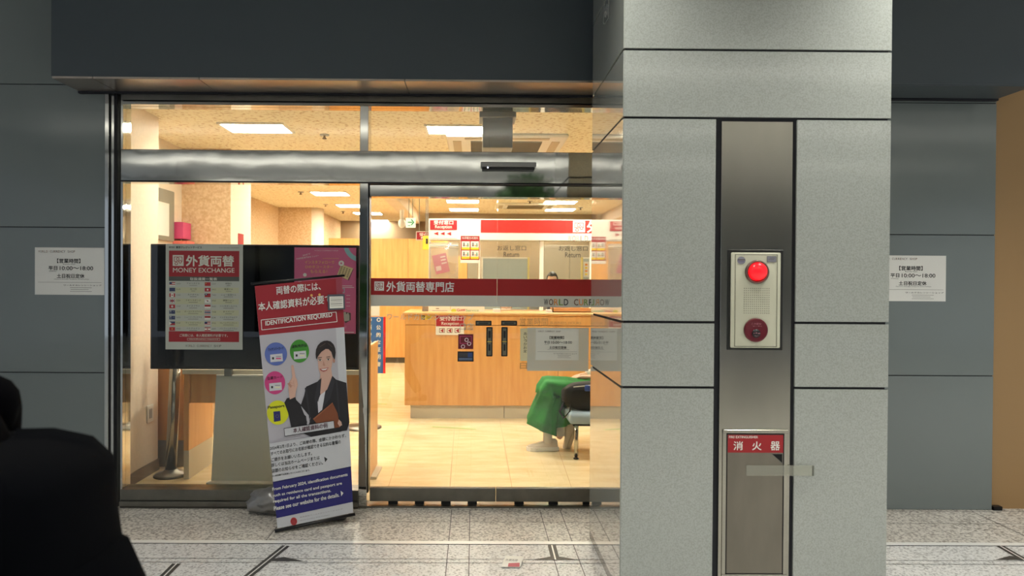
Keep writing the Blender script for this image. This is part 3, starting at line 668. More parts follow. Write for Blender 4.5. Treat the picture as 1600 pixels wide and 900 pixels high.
for i, (px, pw, h, m, lb) in enumerate(((858, 9, .03, WHITE, 'small white paper stack left of the brown document tray'), (776, 12, .035, WHITE, 'small white paper pad under the masked clerk'), (930, 10, .1, WHITE, 'white upright paper box right of the brown tray'))):
    xa = P(px-pw/2, 480, 7.6).x; xb = P(px+pw/2, 480, 7.6).x
    t = thing('paper_stack', lb, 'papers', ((xa+xb)/2, 7.6, ct))
    for j in range(4): MB().box(xa+.003*(j % 2), xb-.002*j, 7.55+.003*j, 7.67, ct+h*j/4, ct+h*(j+.8)/4, m).build('sheets', t)
# monitor behind the counter
t = thing('computer_monitor', 'grey computer monitor back standing behind the left counter window', 'monitor', (P(833, 470, 8.6).x, 8.6, .72))
xa, xb = P(828, 470, 8.6).x, P(855, 470, 8.6).x
MB().box(xa, xb, 8.6, 8.64, 1.0, 1.3, GREYP, .008).build('housing', t); MB().box((xa+xb)/2-.02, (xa+xb)/2+.02, 8.62, 8.66, .72, 1.05, GREYP).build('neck', t); MB().box((xa+xb)/2-.1, (xa+xb)/2+.1, 8.55, 8.75, .72, .735, GREYP, .004).build('foot', t)
t = thing('staff_desk', 'pale staff desk behind the counter screen', 'desk', (1.0, 8.8, 0))
MB().box(-.4, 2.6, 8.42, 9.2, .69, .72, WHITEP, .004).build('desk_top', t)
for x in (-.36, 1.05, 2.52):
    for y in (8.46, 9.12): MB().box(x, x+.04, y, y+.04, 0, .69, GREYP).build('leg', t)

# ------------------------------------------------------------------ left desk, poles, blue board
zd = P(420, 577, 5.13).z; xd0 = P(287, 600, 5.13).x; xd1 = P(573.5, 600, 5.13).x
t = thing('writing_desk', 'orange wood writing desk with pale top behind the display stand', 'desk', ((xd0+xd1)/2, 5.4, 0))
MB().box(xd0, xd1, 5.1, 5.62, zd-.035, zd, mat('desk_top_cream', (240, 232, 210), .35), .003).build('desk_top', t)
MB().box(xd0+.04, xd1, 5.16, 5.18, P(420, 630, 5.16).z, zd-.035, WOOD).build('apron', t)
def sidep(xa, xb, nm, y0=5.13, y1=5.6, ztp=None):
    ztp = ztp or zd-.035; pz = MB().box(xa, xb, y0, y1, .21, ztp, WOOD, .002).build('side_panel', t); MB().box(xa, xb, y0+.004, y1, .0, .21, KICK).build('kickboard', pz)
sidep(xd0, xd0+.038, 'a'); MB().box(xd0+.25, xd0+.275, 5.5, 5.58, .0, zd-.035, KICK).build('leg', t)
t2 = thing('side_screen_panel', 'narrow orange wood end panel seen edge-on just right of the mullion', 'panel', (xd1+.03, 5.3, 0))
MB().box(xd1+.005, xd1+.028, 5.1, 5.5, .02, P(577, 540, 5.1).z, WOOD, .002).build('panel', t2); MB().box(xd1-.04, xd1+.07, 5.15, 5.45, 0, .02, KICK, .003).build('foot', t2)
t = thing('low_cabinet', 'orange wood low cabinet with grey kickboard behind the metal pole', 'cabinet', (-2.5, 5.6, 0))
xq = P(287, 650, 5.46).x
MB().box(-2.74, xq, 5.46, 5.9, .21, 1.0, WOOD, .002).build('body', t); MB().box(-2.74, xq, 5.48, 5.9, 0, .21, mat('kick_grey', (150, 146, 136), .5)).build('kickboard', t)
t = thing('low_cabinet', 'orange wood cabinet farther back seen under the writing desk', 'cabinet', (-1.9, 8.2, 0))
MB().box(-2.9, -1.75, 8.0, 8.5, .35, 1.1, WOOD, .002).build('body', t); MB().box(-2.9, -1.75, 8.02, 8.5, 0, .35, KICK).build('kickboard', t)
# metal pole with disc base
def poleb(name, label, bx, by, ztp, r_=.03, base=.16, m=BRUSH, lean=0):
    t = thing(name, label, 'pole', (bx, by, 0))
    MB().lathe([(base, 0), (base, .008), (base*.85, .02), (r_*1.5, .03), (r_, .05)], (bx, by, 0), SATIN).build('base', t)
    MB().tube([(bx, by, .03), (bx+lean, by, ztp)], r_, m, 20).build('pole', t); return t
q = F(271, 743); poleb('metal_pole', 'thick stainless pole with round base rising behind the television left end', q.x-.02, q.y, 1.0, .04, .12, BRUSH, .04)
q = F(571, 668); t = poleb('sign_pole', 'thin steel pole with disc base carrying the blue board', q.x-.03, q.y, .9, .014, .19, SATIN)
YB = q.y-.03; sx = P(562, 500, YB).x
tb = thing('blue_notice_board', 'blue vertical board with white characters and red edge just right of the mullion', 'sign', (P(584, 500, YB).x, YB, P(584, 583, YB).z))
a, b = P(562, 495, YB), P(599, 583.5, YB); MB().box(a.x, b.x, YB, YB+.015, b.z, a.z, BLUE, .002).build('board', tb)
a, b = P(599, 495, YB), P(602, 583.5, YB); MB().box(a.x, b.x, YB-.001, YB+.015, b.z, a.z, BRIGHTRED).build('red_edge', tb)
A = Art(tb, wallmap(562, 495, 602, 583.5, YB-.002))
for i, ch in enumerate('公的な証明書'): A.text('lettering', WHITEP, ch, 588, 508+i*11.5, 594.5, 515+i*11.5, 1, .03)
for i, ch in enumerate('両替の時'): A.text('lettering', WHITEP, ch, 574, 508+i*11.5, 580.5, 515+i*11.5, 1, .03)
for cx_ in (577.5, 591.5): A.ring('lettering', WHITEP, cx_, 499.5, 3.2, 1.4, 1, 16)
A.build()
t = thing('notice_sheet', 'white notice sheets clipped above the blue board', 'notice', (P(583, 494, YB).x, YB, P(583, 494, YB).z))
a, b = P(573, 478, YB), P(593, 494, YB); MB().box(a.x, b.x, YB+.002, YB+.006, b.z+.002, a.z+.1, WHITEP).build('sheet', t)

# ------------------------------------------------------------------ television and stand
YT = 5.0; a, b = P(235, 381, YT), P(560.5, 575, YT); z1, z0 = a.z, P(400, 577.5, YT).z
t = thing('television', 'large black flat television behind the left window with posters in front', 'television', ((a.x+b.x)/2, YT, z0))
MB().box(a.x, b.x, YT, YT+.05, z0, z1, BLACK, .004).build('housing', t)
MB().box(a.x+.012, b.x-.012, YT-.002, YT, z0+.022, z1-.012, mat('tv_screen_black', (7, 7, 8), .06, spec=.6)).build('screen', t)
A = Art(t, wallmap(235, 381, 560, 577, YT-.001)); A.rect('maker_mark', GREYINK, 241, 571.6, 250, 572.3, 1); A.build()
YK = 5.06; t = thing('display_stand', 'tall grey tapered cover board of the television stand', 'stand', (P(400, 755, YK).x, YK, 0))
tl, tr, br, bl_ = [P(x, y, YK) for x, y in ((338, 588), (470, 588), (480, 755), (330, 755))]
g = MB(); g.loft([[Vector((q.x, y, max(.004, q.z))) for q in (bl_, br, tr, tl)] for y in (YK, YK+.03)], mat('stand_grey_green', (205, 210, 200), .35), smooth=False); g.build('cover_board', t)
g = MB(); g.tube([tl+Vector((-.004, .015, .004)), tr+Vector((0, .015, .004))], .008, WHITEP, 8); g.build('top_edge', t)
x0, x1 = P(350, 580, YK).x, P(362, 580, YK).x; MB().box(x0, x1, YK+.003, YK+.028, tl.z, z0+.0, SATIN, .002).build('neck', t)
MB().box(bl_.x-.02, br.x, YK-.05, YK+.02, 0, .012, WHITEP, .003).build('foot', t)

# ------------------------------------------------------------------ alcove: framed board, pink leaflets, small red poster
t = thing('framed_notice', 'grey framed notice board on the alcove wall above the television', 'notice board', (-2.745, 6.1, 1.5))
x = -2.75
MB().box(x+.002, x+.03, 5.6, 6.42, 1.8, 2.25, mat('frame_grey', (140, 138, 125), .4), .004).build('frame', t); MB().box(x+.03, x+.034, 5.66, 6.3, 1.84, 2.13, WHITE).build('sheet', t)
t = thing('leaflet_rack', 'pink leaflets stepped in a rack on the alcove wall', 'leaflets', (-2.7, 6.5, 1.4))
g = MB(); g.box(x+.003, x+.1, 6.44, 6.62, 1.83, 1.98, PINK); g.build('upper_leaflets', t); g = MB(); g.box(x+.003, x+.13, 6.45, 6.63, 1.6, 1.81, mat('salmon_print', (225, 120, 110), .5)); g.build('lower_leaflets', t)
xx = XC1+.002; t = thing('poster', 'small red poster on the cream column side above the money exchange poster', 'poster', (xx, 6.95, 1.6))
MB().box(xx, xx+.003, 6.86, 7.02, 1.68, 1.91, RED).build('sheet', t); MB().box(xx+.003, xx+.005, 6.9, 6.98, 1.7, 1.8, CREAM).build('print', t)
# green tape marks
for a, b, wd, lb in (((675, 667), (744, 671), .02, 'long green floor tape in front of the service counter'), ((580, 652.5), (590, 652), .03, 'short green floor tape beside the pole base'), ((590, 631), (604, 631.5), .03, 'short green floor tape farther behind the pole base')):
    p_, q_ = F(*a), F(*b); g = MB(); d = (q_-p_).normalized(); n = Vector((-d.y, d.x, 0))*wd/2
    lo_ = [p_+n, q_+n, q_-n, p_-n]; g.loft([[v+Vector((0, 0, .0022)) for v in lo_], [v+Vector((0, 0, .003)) for v in lo_]], mat('tape_green', (120, 190, 95), .6), smooth=False)
    g.build('floor_tape', None, label=lb, category='tape')
# ------------------------------------------------------------------ opening-hours sheets
def hours_art(A, x0, y0, m=INK):
    """x0,y0: top-left pixel; sheet 108 x 75"""
    X = lambda u: x0+u; Y = lambda v: y0+v
    A.rainbow('brand_lettering', [MATS['logo_brown'], INK, MATS['logo_brown'], GREYINK], 'WORLD CURRENCY SHOP', X(5), Y(4.6), X(63), Y(8), 1)
    L = 'lettering'
    A.text(L, m, '【営業時間】', X(35), Y(17.5), X(71), Y(24.5), 1, .02); A.text(L, m, 'Business hours', X(44), Y(25.2), X(63), Y(27), 1)
    A.text(L, m, '平日', X(21.5), Y(29.5), X(35), Y(35.5), 1, .025); A.text(L, m, '10:00～18:00', X(39), Y(29.5), X(91), Y(35.5), 1, .012); A.text(L, m, 'Weekdays', X(22), Y(36.6), X(34), Y(38.4), 1)
    A.text(L, m, '土日祝日定休', X(34.5), Y(41.5), X(77.5), Y(48), 1, .025); A.text(L, m, 'Closed on Saturdays, Sundays & national holidays', X(30), Y(49), X(84.5), Y(50.8), 1)
    A.rect('rule', GREYINK, X(5), Y(54.6), X(104), Y(55.0), 1)
    A.text(L, m, 'ワールドカレンシーショップ', X(45), Y(58.2), X(104), Y(60.6), 1, .01)
    for j, (a, b) in enumerate(((55, 89), (56, 84), (55, 89))): A.rect('small_print', GREYINK, X(a), Y(63+j*2.9), X(b), Y(63.5+j*2.9), 1)
t, A = sheet('hours_sign', 'white opening hours sheet on the grey wall left of the shop window', 'sign', 54.5, 386.5, 163, 461, YF-.0015, WHITE, .001); hours_art(A, 54.5, 386.5); A.build()
t, A = sheet('hours_sign', 'white opening hours sheet on the grey wall right of the pillar', 'sign', 1374, 399, 1477.5, 471, YF-.0015, WHITE, .001)
hours_art(A, 1370, 398); A.build()
YN = YD-.006
t, A = sheet('hours_notice', 'opening hours notice in a plastic sleeve taped to the right glass door', 'notice', 837, 513.5, 904, 563, YN, mat('notice_paper_dim', (228, 228, 218), .7), .0008)
A0 = A.fn; A.fn = lambda x, y: A0(837+(x-837)*67/108, 513.5+(y-513.5)*49.5/75); hours_art(A, 837, 513.5); A.build()
a, b = P(824, 512, YN-.002), P(919.5, 580, YN-.002)
MB().box(a.x, b.x, YN+.0015, YN+.0025, b.z, a.z, FILM).build('plastic_sleeve', t)
t, A = sheet('hours_strip', 'narrow cream paper strip with black characters left of the plastic sleeve', 'notice', 813, 513, 824, 564, YD-.0035, mat('cream_strip', (235, 225, 180), .6), .001)
for j in range(6): A.text('lettering', INK, 'あいうかお定'[j], 818, 519+j*5.5, 823, 523.5+j*5.5, 1)
A.build()
# push plates and stickers on the doors
def plate(x0, y0, x1, y1, label, name='door_plate'):
    fn = wallmap(x0, y0, x1, y1, YD-.012); a, b = fn(x0, y0), fn(x1, y1); t = thing(name, label, 'door plate', ((a.x+b.x)/2, YD-.01, b.z))
    MB().box(a.x, b.x, YD-.012, YD-.001, b.z, a.z, BLACK, .003).build('body', t)
    MB().box(a.x+.008, b.x-.008, YD-.014, YD-.012, b.z+.008, a.z-.008, mat('plate_grey', (105, 105, 92), .4), .001).build('insert', t)
    A = Art(t, fn); A.fn = lambda x, y: fn(x, y)-Vector((0, .003, 0))
    if y1-y0 > 20:
        A.rect('print', INK, x0+3, y0+6, x1-3, y0+17, 1); A.rect('print', YELLOW, x0+1.5, (y0+y1)/2-.6, x1-1.5, (y0+y1)/2+.2, 1); A.rect('print', INK, x0+3.4, y0+27, x1-3.4, y1-9, 1)
    else: A.rect('print', INK, x0+5, y0+3, x1-5, y0+4.6, 1)
    A.build()
plate(743, 501, 768, 509, 'short horizontal black plate on the left door leaf above its upright plate')
plate(760, 511, 769.5, 557, 'upright black and grey plate on the left door leaf beside the door joint')
plate(783, 501, 808, 509, 'short horizontal black plate on the right door leaf above its upright plate')
plate(783.5, 511, 793, 557, 'upright black and grey plate on the right door leaf beside the door joint')
t, A = sheet('door_sticker', 'square dark red sticker with exchange mark on the left door leaf', 'sticker', 716, 522, 739.5, 545.5, YD-.002, mat('sticker_maroon', (110, 30, 40), .4), .0006)
A.frame('mark', PINK, 718.5, 525, 737, 537, .8, 1)
for q in ((729, 531), (733, 537), (723.5, 541.5)): A.disc('mark', MATS['sticker_maroon'], *q, 3.2, l=2, n=16); A.ring('mark', MATS['pale_print'], *q, 3.2, 1.1, 3, 16)
A.build()
t, A = sheet('door_sticker', 'small black security sticker below the dark red square on the left door', 'sticker', 715, 549, 740, 565, YD-.002, mat('sticker_black', (25, 28, 38), .4), .0006)
for j in range(3): A.rect('print', GREYINK, 717, 551.5+j*2.2, 731, 552.3+j*2.2, 1)
A.rect('print', mat('print_grey_blue', (95, 110, 140), .5), 717, 559, 738, 563, 1); A.rect('print', mat('print_mid_blue', (50, 75, 130), .5), 731, 551, 738, 558, 1); A.build()

# ------------------------------------------------------------------ posters inside the left window
YG = YF+.045
PAPER = mat('poster_grey_paper', (178, 182, 172), .6)
t, A = sheet('poster', 'money exchange poster with flags on the left window in front of the television', 'poster', 259, 381, 379, 546.5, YG, PAPER, .001)
DRED = mat('poster_red', (150, 36, 42), .5); DGR = mat('poster_dark_band', (78, 82, 76), .5); LETT = mat('poster_lettering', (205, 205, 192), .5)
A.text('lettering', INK, '東京クレジットサービス', 275, 384.5, 315, 388, 1, .03); A.text('lettering', INK, '株式会社', 264, 385, 273, 387.5, 1, .02); A.text('lettering', GREYINK, 'Currencies available', 342, 385.5, 373, 387.3, 1)
A.rect('red_field', DRED, 264, 391.5, 373.5, 432, 1); A.rect('grey_band', DGR, 264, 432, 373.5, 439, 1)
icon(A, 'lettering', LETT, DRED, 270, 398.5, 287, 415.5, 2)
A.text('lettering', LETT, '外貨両替', 291, 399, 365, 415.5, 2, .03); A.text('lettering', LETT, 'MONEY EXCHANGE', 270.5, 418.5, 366, 425.5, 2, .012); A.text('lettering', LETT, '取扱通貨一覧表', 297, 433.5, 339, 438, 2, .02)
BUFF = mat('row_tint', (182, 184, 152), .6); FR, FW, FB, FG, FY = mat('flag_red', (165, 45, 50), .5), mat('flag_white', (215, 215, 205), .5), mat('flag_blue', (50, 60, 95), .5), mat('flag_green', (60, 90, 70), .5), mat('flag_yellow', (210, 180, 70), .5)
rows_l = [('USD', 'アメリカドル', 'us'), ('EUR', 'ユーロ', 'eu'), ('CAD', 'カナダドル', 'ca'), ('GBP', 'イギリスポンド', 'gb'), ('CHF', 'スイスフラン', 'ch'), ('AUD', 'オーストラリアドル', 'au'), ('NZD', 'ニュージーランドドル', 'au'), ('PHP', 'フィリピンペソ', 'ph'), ('VND', 'ベトナムドン', 'vn')]
rows_r = [('CNY', '中国元', 'cn'), ('HKD', '香港ドル', 'hk'), ('TWD', 'ニュー台湾ドル', 'tw'), ('KRW', '韓国ウォン', 'kr'), ('SGD', 'シンガポールドル', 'id'), ('THB', 'タイバーツ', 'th'), ('IDR', 'インドネシアルピア', 'id'), ('MYR', 'マレーシアリンギット', 'us'), ('XPF', 'パシフィックフラン', 'pf')]
def flag(A, k, x, y):
    R = lambda m, a, b, c, d, l=3: A.rect('flags', m, x+a*9, y+b*5.6, x+c*9, y+d*5.6, l)
    if k == 'us':
        for i in range(4): R(FR if i % 2 == 0 else FW, 0, i/4, 1, (i+1)/4)
        R(FB, 0, 0, .45, .55, 4)
    elif k == 'eu': R(FB, 0, 0, 1, 1)
    elif k == 'ca': R(FW, 0, 0, 1, 1); R(FR, 0, 0, .25, 1, 4); R(FR, .75, 0, 1, 1, 4); A.disc('flags', FR, x+4.5, y+2.8, 1.1, l=4, n=8)
    elif k == 'gb': R(FW, 0, 0, 1, 1); R(FR, .42, 0, .58, 1, 5); R(FR, 0, .4, 1, .6, 5); A.line('flags', FB, x+.6, y+.6, x+8.4, y+5, 1, 4); A.line('flags', FB, x+.6, y+5, x+8.4, y+.6, 1, 4)
    elif k == 'ch': R(FR, 0, 0, 1, 1); R(FW, .42, .2, .58, .8, 4); R(FW, .3, .38, .7, .62, 4)
    elif k == 'au': R(FB, 0, 0, 1, 1); R(FW, .1, .2, .4, .28, 4); R(FW, .22, .05, .28, .45, 4); A.disc('flags', FW, x+6.6, y+2, .4, l=4, n=6); A.disc('flags', FW, x+2.5, y+4.3, .5, l=4, n=6)
    elif k == 'ph': R(FB, 0, 0, 1, .5); R(FR, 0, .5, 1, 1); A.poly('flags', FW, [(x, y), (x+4, y+2.8), (x, y+5.6)], 4)
    elif k == 'vn': R(FR, 0, 0, 1, 1); A.disc('flags', FY, x+4.5, y+2.8, 1, l=4, n=5)
    elif k == 'cn': R(FR, 0, 0, 1, 1); A.disc('flags', FY, x+2, y+1.6, .7, l=4, n=5)
    elif k == 'hk': R(FR, 0, 0, 1, 1); A.disc('flags', FW, x+4.5, y+2.8, 1.4, l=4, n=10)
    elif k == 'tw': R(FR, 0, 0, 1, 1); R(FB, 0, 0, .5, .5, 4); A.disc('flags', FW, x+2.2, y+1.4, .8, l=5, n=8)
    elif k == 'kr': R(FW, 0, 0, 1, 1); A.disc('flags', FB, x+4.5, y+2.8, 1.3, l=4, n=10, a0=0, a1=math.pi); A.disc('flags', FR, x+4.5, y+2.8, 1.3, l=4, n=10, a0=math.pi, a1=2*math.pi); A.line('flags', INK, x+1.4, y+1, x+2.6, y+1.8, .5, 4); A.line('flags', INK, x+6.6, y+4, x+7.8, y+4.8, .5, 4)
    elif k == 'id': R(FR, 0, 0, 1, .5); R(FW, 0, .5, 1, 1)
    elif k == 'th': R(FR, 0, 0, 1, .17); R(FW, 0, .17, 1, .33); R(FB, 0, .33, 1, .67); R(FW, 0, .67, 1, .83); R(FR, 0, .83, 1, 1)
    elif k == 'pf': R(FR, 0, 0, 1, .25); R(FW, 0, .25, 1, .75); R(FR, 0, .75, 1, 1); A.disc('flags', FR, x+4.5, y+2.8, 1, l=4, n=8)
for i in range(9):
    y = 440.2+i*8.83
    if i % 2: A.rect('row_tint', BUFF, 274, y, 319, y+8.8, 1); A.rect('row_tint', BUFF, 331, y, 373, y+8.8, 1)
    for rows, x in ((rows_l[i], 265), (rows_r[i], 320)):
        flag(A, rows[2], x, y+.7); A.text('small_lettering', GREYINK, rows[0], x+11, y+2, x+17.5, y+4.2, 2)
        n = len(rows[1]); cxm = x+37; hw = min(13.5, n*1.7)
        A.text('small_lettering', INK, rows[1], cxm-hw, y+1.2, cxm+hw, y+3.8, 2); A.rect('small_lettering', GREYINK, cxm-hw*.6, y+5.4, cxm+hw*.6, y+6, 2)
A.rect('red_field', DRED, 264, 518, 373.5, 534.5, 1); A.text('lettering', LETT, 'ご両替には、本人確認資料が必要です。', 281, 522, 356, 526.5, 2, .01); A.frame('lettering', LETT, 293, 528.5, 344, 532.3, .4, 2); A.text('lettering', LETT, 'Identification required', 296, 529.3, 341, 531.5, 3)
A.rainbow('brand_lettering', [INK, GREYINK, MATS['logo_brown']], 'WORLD CURRENCY SHOP', 290, 539, 346, 542.5, 1)
A.build()
# pink poster
PP = mat('poster_mauve_pink', (176, 84, 122), .55, rgb2=(196, 96, 120), nscale=2); AQ = mat('print_aqua', (128, 168, 168), .5); SAND = mat('print_sand', (200, 180, 130), .5); GOLD = mat('print_gold', (205, 165, 90), .5)
t, A = sheet('poster', 'pink coaster giveaway poster at the right end of the television', 'poster', 460, 386.5, 556, 521.5, YG, PP, .001)
A.text('lettering', LETT, 'WORLD CURRENCY SHOP', 491, 390.5, 528, 392, 1); A.tline('lettering', LETT, 'SNSで', 473, 400.5, 485, 397.5, 2.4, 1); A.tline('lettering', LETT, '外貨両替専門店をフォロー', 463, 406, 498, 400.5, 2.8, 1)
A.text('lettering', GOLD, 'インスタフォローで', 476.5, 407, 522, 412, 1, .012); A.text('lettering', GOLD, 'ひのきコースター', 477, 414.5, 520, 419, 1, .012); A.text('lettering', GOLD, 'もらえる！', 485, 421.5, 511, 426.5, 1, .012); A.rect('lettering', GOLD, 504, 403.3, 529, 403.8, 1)
n = 18
pts = [(531, 386.8)]
cx_, cy_, R1, R2 = 565, 380, 29, 22
for k in range(n):
    a0 = math.radians(108+k*3.6); a1 = math.radians(108+(k+1)*3.6)
    A.poly('ring_print', AQ, [(min(555.8, cx_+R1*math.cos(a0)), max(386.8, cy_+R1*math.sin(a0))), (min(555.8, cx_+R1*math.cos(a1)), max(386.8, cy_+R1*math.sin(a1))), (min(555.8, cx_+R2*math.cos(a1)), max(386.8, cy_+R2*math.sin(a1))), (min(555.8, cx_+R2*math.cos(a0)), max(386.8, cy_+R2*math.sin(a0)))], 1)
A.poly('picture', mat('print_shadow_pink', (110, 60, 75), .5), [(534, 416), (552, 420), (545, 438), (528, 431)], 1)
A.poly('picture', SAND, [(533, 412.5), (551.5, 419), (543, 437), (526.5, 429)], 2)
for j in range(5):
    for i in range(4):
        bx, by = 534+i*4-j*.9, 416.5+i*1.5+j*2.7
        A.line('picture', INK, bx-1.2, by-1, bx+1.2, by+1, .5, 3); A.line('picture', INK, bx-1.2, by+1, bx+1.2, by-1, .5, 3)
A.disc('picture', LETT, 533, 411, 4.3, l=3); A.disc('picture', PP, 533, 411, 1.4, l=4); A.disc('picture', LETT, 476.5, 429.5, 2.8, l=2)
A.rect('lettering', LETT, 531, 446, 550, 446.7, 1); A.rect('lettering', LETT, 531, 448.5, 553, 449.2, 1); A.frame('picture', mat('print_grey_green', (140, 165, 160), .5), 532, 450, 538.5, 457.5, 1.2, 1)
for j in range(4): A.rect('lettering', LETT, 541, 461+j*5.6, 547, 461.5+j*5.6, 1)
A.poly('picture', mat('print_dark_brown', (85, 70, 62), .5), [(537, 487), (548, 489), (548, 500), (540, 505), (536, 499)], 1); A.poly('picture', mat('print_taupe', (165, 158, 140), .5), [(536, 488), (540, 487), (541, 491), (544, 488), (546, 493), (546, 501), (538, 502)], 2)
A.text('lettering', mat('print_pale_pink', (205, 130, 150), .5), '銀', 537, 509, 541.5, 513.5, 1); A.rect('lettering', LETT, 534, 518.8, 553, 519.8, 1)
A.build()

# ------------------------------------------------------------------ roll-up banner
TLp, TRp, BLp = P(397, 446, 4.06), P(534.5, 433, 4.24), P(432, 826, 4.06)
bn = (TRp-TLp).cross(BLp-TLp).normalized()
if bn.y > 0: bn = -bn
def bmap(px, py):
    d = ray(px, py); k = (TLp-EYE).dot(bn)/d.dot(bn); q = EYE+d*k
    t_ = max(0, min(1, (py-430)/390)); s_ = (px-(397+35*t_))/(137-17*t_)
    # the sheet bellies slightly and curls forward at its lower left corner
    return q + bn*(.003*math.sin(math.pi*s_)+.02*max(0, t_-.9)*10*(1-s_))
bb = bmap(490, 812)
BAN = thing('roll_up_banner', 'tall leaning banner with smiling woman saying identification required', 'banner', (bb.x, bb.y, 0))
BRED = mat('banner_red', (150, 28, 42), .5); BWHT = mat('banner_white', (198, 200, 205), .5); BGR = mat('banner_photo_grey', (180, 178, 186), .5); BNAV = mat('banner_navy', (32, 30, 108), .45)
g = MB(); nx, ny = 10, 40; grid = []
TLq, TRq, BRq, BLq = (398, 447), (534, 434), (552, 801), (433, 824)
def quad(s, t):
    return ((1-s)*(1-t)*TLq[0]+s*(1-t)*TRq[0]+s*t*BRq[0]+(1-s)*t*BLq[0], (1-s)*(1-t)*TLq[1]+s*(1-t)*TRq[1]+s*t*BRq[1]+(1-s)*t*BLq[1])
for side in (0, 1):
    pts = [[bmap(*quad(i/nx, j/ny))-bn*(.0006+.0018*side) for i in range(nx+1)] for j in range(ny+1)]
    g.loft(pts, BWHT, caps=False, close=False)
g.build('sheet', BAN)
A = Art(BAN, bmap, bn, .0011)
def strip(part, m, t0l, t1l, t0r, t1r, l=1, s0=0, s1=1, n=8):
    """band between slanted edges given as photo y at the left and right border"""
    def edge(s, yl, yr):
        tt = ((yl-447)/377)*(1-s)+((yr-434)/367)*s; return quad(s, tt)
    for i in range(n):
        a, b = s0+(s1-s0)*i/n, s0+(s1-s0)*(i+1)/n
        m0, m1 = 0, 4
        for k in range(4):
            f0, f1 = k/4, (k+1)/4
            q = lambda s, f_: edge(s, t0l+(t1l-t0l)*f_, t0r+(t1r-t0r)*f_)
            A.poly(part, m, [q(a, f0), q(b, f0), q(b, f1), q(a, f1)], l)
strip('red_field', BRED, 447, 524, 434, 511); strip('photo_background', BGR, 524, 693, 511, 672)
strip('photo_background', BWHT, 524, 650, 511, 640, 2, .9, .999, 2)
strip('navy_field', BNAV, 753, 808.5, 728.5, 784)
strip('red_field', mat('banner_red_light', (150, 60, 75), .5), 448, 475, 435, 470, 2, .93, .999, 1)
up = (-.06, -1)
def bt(part, m, s, x0, y0, x1, y1, h, l=3, bold=.01): A.tline(part, m, s, x0, y0, x1, y1, h, l, bold, up)
bt('lettering', WHITE, '両替の際には、', 432, 460.5, 501, 453, 12.5, bold=.014)
bt('lettering', WHITE, '本人確認資料が必要です', 404, 486, 529, 472, 13, bold=.014)
bt('lettering', WHITE, 'IDENTIFICATION REQUIRED', 415, 510, 519, 496, 8.3, bold=.02)
for a, b in (((408, 500), (525, 487.5)), ((525, 487.5), (526.5, 502.5)), ((526.5, 502.5), (409, 515.5)), ((409, 515.5), (408, 500))): A.line('lettering', WHITE, *a, *b, 1.0, 3)
GOLDL = mat('banner_gold_dot', (225, 175, 95), .4)
A.disc('gold_dots', GOLDL, 486.5, 461.5, 2, l=4, n=14); A.disc('gold_dots', GOLDL, 499, 460.5, 2, l=4, n=14)
# document circles
CB, CG, CP, CYL = mat('circle_blue', (88, 108, 178), .5), mat('circle_green', (62, 140, 44), .5), mat('circle_pink', (196, 62, 125), .5), mat('circle_yellow', (212, 215, 28), .5)
for (cx_, cy_, rx, ry, m, s) in ((431, 553, 17.5, 18, CB, 'マイナンバーカード'), (467.7, 548.5, 15, 18, CG, '運転免許証'), (429.5, 598, 16, 18, CP, '在留カード')):
    A.disc('document_circle#'+s, m, cx_, cy_, rx, ry, 3, 36)
    bt('circle_lettering#'+s, INK, s, cx_-12, cy_-4.5, cx_+12, cy_-7, 5, 4, .004)
    A.poly('card_picture#'+s, BWHT, [(cx_-9, cy_+1), (cx_+10, cy_-.8), (cx_+11, cy_+11), (cx_-8.5, cy_+13)], 4)
    A.rect('card_picture#'+s, INK, cx_-6, cy_+5, cx_-3, cy_+8.5, 5); A.rect('card_picture#'+s, GREYINK, cx_, cy_+3.5, cx_+8, cy_+4.3, 5); A.rect('card_picture#'+s, PINK if m is CB else CREAM, cx_, cy_+6, cx_+8, cy_+8, 5)
A.disc('document_circle', CYL, 434, 644.5, 17, 19, 3, 36); bt('circle_lettering', INK, 'Passport', 418.5, 640, 444.5, 637, 5.5, 4, .02)
A.poly('card_picture', NAVY, [(427, 643), (437.5, 642), (438.5, 657), (428, 659)], 4); A.ring('card_picture', GREYINK, 433, 650, 2.6, .6, 5, 12)
# the woman of the photo print
SK = mat('print_skin', (205, 165, 148), .5); SK2 = mat('print_skin_shade', (185, 138, 120), .5); HR = mat('print_hair', (38, 30, 30), .5); SUIT = mat('print_suit', (28, 26, 32), .5); SHIRT = mat('print_shirt', (205, 205, 212), .5); FOL = mat('print_folder', (128, 70, 40), .5); SUIT2 = mat('print_suit_fold', (42, 40, 48), .5)
W = 'woman_print'
A.poly(W, SUIT, [(478, 604), (496, 596), (502, 589), (519, 587), (525, 593), (541, 598), (546, 660), (542, 672), (487, 683), (455, 668), (450, 640), (444, 629), (448, 623), (460, 622), (470, 632), (475, 618)], 3)
A.poly(W, BGR, [(470, 634), (474, 640), (484, 654), (482, 665), (478, 662), (485, 652)], 4)
A.poly(W, SUIT2, [(476, 606), (479, 605), (486, 660), (484, 662)], 4); A.poly(W, SUIT2, [(524, 594), (527, 595), (531, 650), (529, 652)], 4)
A.poly(W, SUIT, [(444, 629), (448, 622), (461, 619), (467, 640), (478, 650), (480, 668), (455, 668), (450, 645)], 5)
A.poly(W, SK, [(500, 588), (501, 578), (517, 575), (519, 588), (511, 608), (501, 618), (498, 604)], 4)
A.poly(W, SHIRT, [(500, 617), (508, 611), (503, 640), (497, 645), (496, 628)], 5)
A.poly(W, SUIT2, [(496, 597), (502, 590), (500, 614), (495, 640), (491, 622)], 5); A.poly(W, SUIT2, [(519, 587), (523, 595), (516, 622), (500, 643), (508, 616)], 5)
